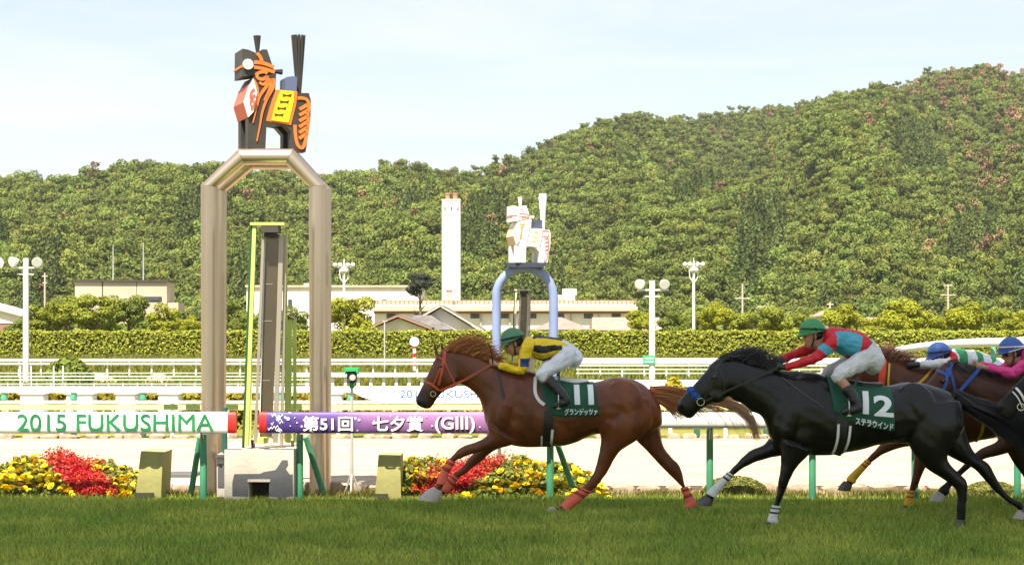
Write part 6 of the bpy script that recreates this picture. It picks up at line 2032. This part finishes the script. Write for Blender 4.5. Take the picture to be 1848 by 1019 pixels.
J11 = dict(pitch=math.radians(26), helmet=(926,615), collar=(944,618), chest=(962,624), waist=(1010,628), hip=(1032,638),
    arm_near=[(953,624,-.17),(940,667,-.20),(901,658,-.13),(892,655,-.11)], arm_far=[(953,622,.17),(936,664,.20),(898,654,.13),(889,652,.11)],
    leg_near=[(978,673,-.30),(1018,714,-.375),(996,730,-.38)], leg_far=[(980,673,.30),(1018,714,.375),(996,730,.38)],
    torso=[(944,611,946,634,.09),(952,607,953,643,.16),(966,605,969,649,.185),(984,605,986,650,.18),(1003,607,1001,645,.165),(1022,615,1012,641,.155),(1030,622,1020,640,.14)],
    pelvis=[(1014,612,1008,640,.14),(1026,617,1014,650,.165),(1040,626,1026,660,.18),(1051,638,1036,664,.17),(1053,647,1043,661,.12)])
jk11 = jockey('jockey in yellow and black stripes with a green cap crouching on the chestnut horse', t11, J11, [m_y, m_k, m_navy], silk11, m_hg, m_br, band=mat('band_dark', (0.012, 0.02, 0.016), 0.5), whip=((890,657,-.12),(882,619,-.16)))
J12 = dict(pitch=math.radians(12), helmet=(1466,600), collar=(1484,606), chest=(1504,612), waist=(1552,618), hip=(1566,642),
    arm_near=[(1498,616,-.18),(1466,645,-.20),(1415,662,-.12),(1406,661,-.10)], arm_far=[(1496,614,.18),(1462,632,.20),(1414,648,.12),(1404,652,.10)],
    leg_near=[(1503,674,-.30),(1534,726,-.375),(1506,741,-.38)], leg_far=[(1505,674,.30),(1534,726,.375),(1506,741,.38)],
    torso=[(1484,600,1486,622,.09),(1492,593,1494,630,.165),(1508,590,1510,638,.19),(1528,591,1530,645,.185),(1548,596,1548,645,.17),(1566,606,1558,637,.16),(1575,615,1564,637,.14)],
    pelvis=[(1560,604,1552,638,.14),(1572,611,1555,652,.17),(1585,624,1563,668,.185),(1594,640,1572,676,.175),(1595,654,1582,673,.12)])
m_skincalf = None
jk12 = jockey('jockey in red and turquoise with a bright green cap on the black horse', t12, J12, [m_red, m_cyan], silk12, m_hg2, m_br2, calf=True, gloves=True, whip=((1404,661,-.11),(1366,676,-.2)))
# white/green jockey behind: joints traced at his own depth
tj13 = Tr(19.2, 19.2)
J13S = (1722, 632)
J13 = dict(pitch=math.radians(20), helmet=(1695,640), collar=(1712,642), chest=(1730,644), waist=(1778,650), hip=(1800,664),
    arm_near=[(1724,648,-.16),(1700,655,-.19),(1655,657,-.12),(1643,658,-.11)], arm_far=[(1724,646,.16),(1698,653,.19),(1655,655,.12),(1643,656,.11)],
    leg_near=[(1752,690,-.30),(1786,728,-.375),(1764,742,-.38)], leg_far=[(1752,690,.30),(1786,728,.375),(1764,742,.38)],
    torso=[(1710,634,1712,654,.08),(1722,631,1724,662,.15),(1742,630,1744,668,.18),(1762,632,1763,668,.175),(1782,637,1779,667,.16),(1796,644,1788,668,.14)],
    pelvis=[(1780,642,1778,668,.14),(1795,645,1785,680,.165),(1810,654,1797,688,.175),(1820,668,1808,688,.15)])
jk13 = jockey('jockey in white with green hoops and a blue cap stretched low behind the black horse', tj13, J13, [m_sw, m_sg, m_red], silk13, m_hb, m_br, goggles=True, gloves=True)
tj14 = Tr(18.3, 18.3)
def sh(v, dx, dy): return tuple(v[:2] + ()) if False else (v[0]+dx, v[1]+dy) + tuple(v[2:])
D_, E_ = 356, 34
J14 = dict(pitch=math.radians(16), helmet=(1825,632), collar=(1843,639), chest=(1862,645), waist=(1908,651), hip=(1924,674),
    arm_near=[(1852,650,-.18),(1818,672,-.20),(1778,663,-.12),(1768,661,-.10)], arm_far=[(1850,648,.18),(1816,668,.20),(1776,660,.12),(1766,658,.10)],
    leg_near=[(1862,706,-.30),(1892,752,-.375),(1868,765,-.38)], leg_far=[(1862,706,.30),(1892,752,.375),(1868,765,.38)],
    torso=[(a+D_, b+E_, c+D_, d_+E_, w) for a, b, c, d_, w in J12['torso']], pelvis=[(a+D_, b+E_, c+D_, d_+E_, w) for a, b, c, d_, w in J12['pelvis']])
jk14 = jockey('jockey in pink with a blue and white cap at the right edge', tj14, J14, [m_pink], None, m_hb, m_br, band=m_sw, goggles=True)

# ================================================================== air
hz = MB().box((-2300, -60, -1.2), (2300, 2900, 330)).build('haze', [])
hz['kind'] = 'stuff'
hm_ = bpy.data.materials.new('haze_air'); hm_.use_nodes = True
hn = hm_.node_tree; hn.nodes.clear()
ho = hn.nodes.new('ShaderNodeOutputMaterial'); hv_ = hn.nodes.new('ShaderNodeVolumePrincipled')
hv_.inputs['Color'].default_value = (0.93, 0.95, 1.0, 1); hv_.inputs['Density'].default_value = 0.00008
hv_.inputs['Anisotropy'].default_value = 0.2
hn.links.new(hv_.outputs['Volume'], ho.inputs['Volume'])
hz.data.materials.append(hm_)
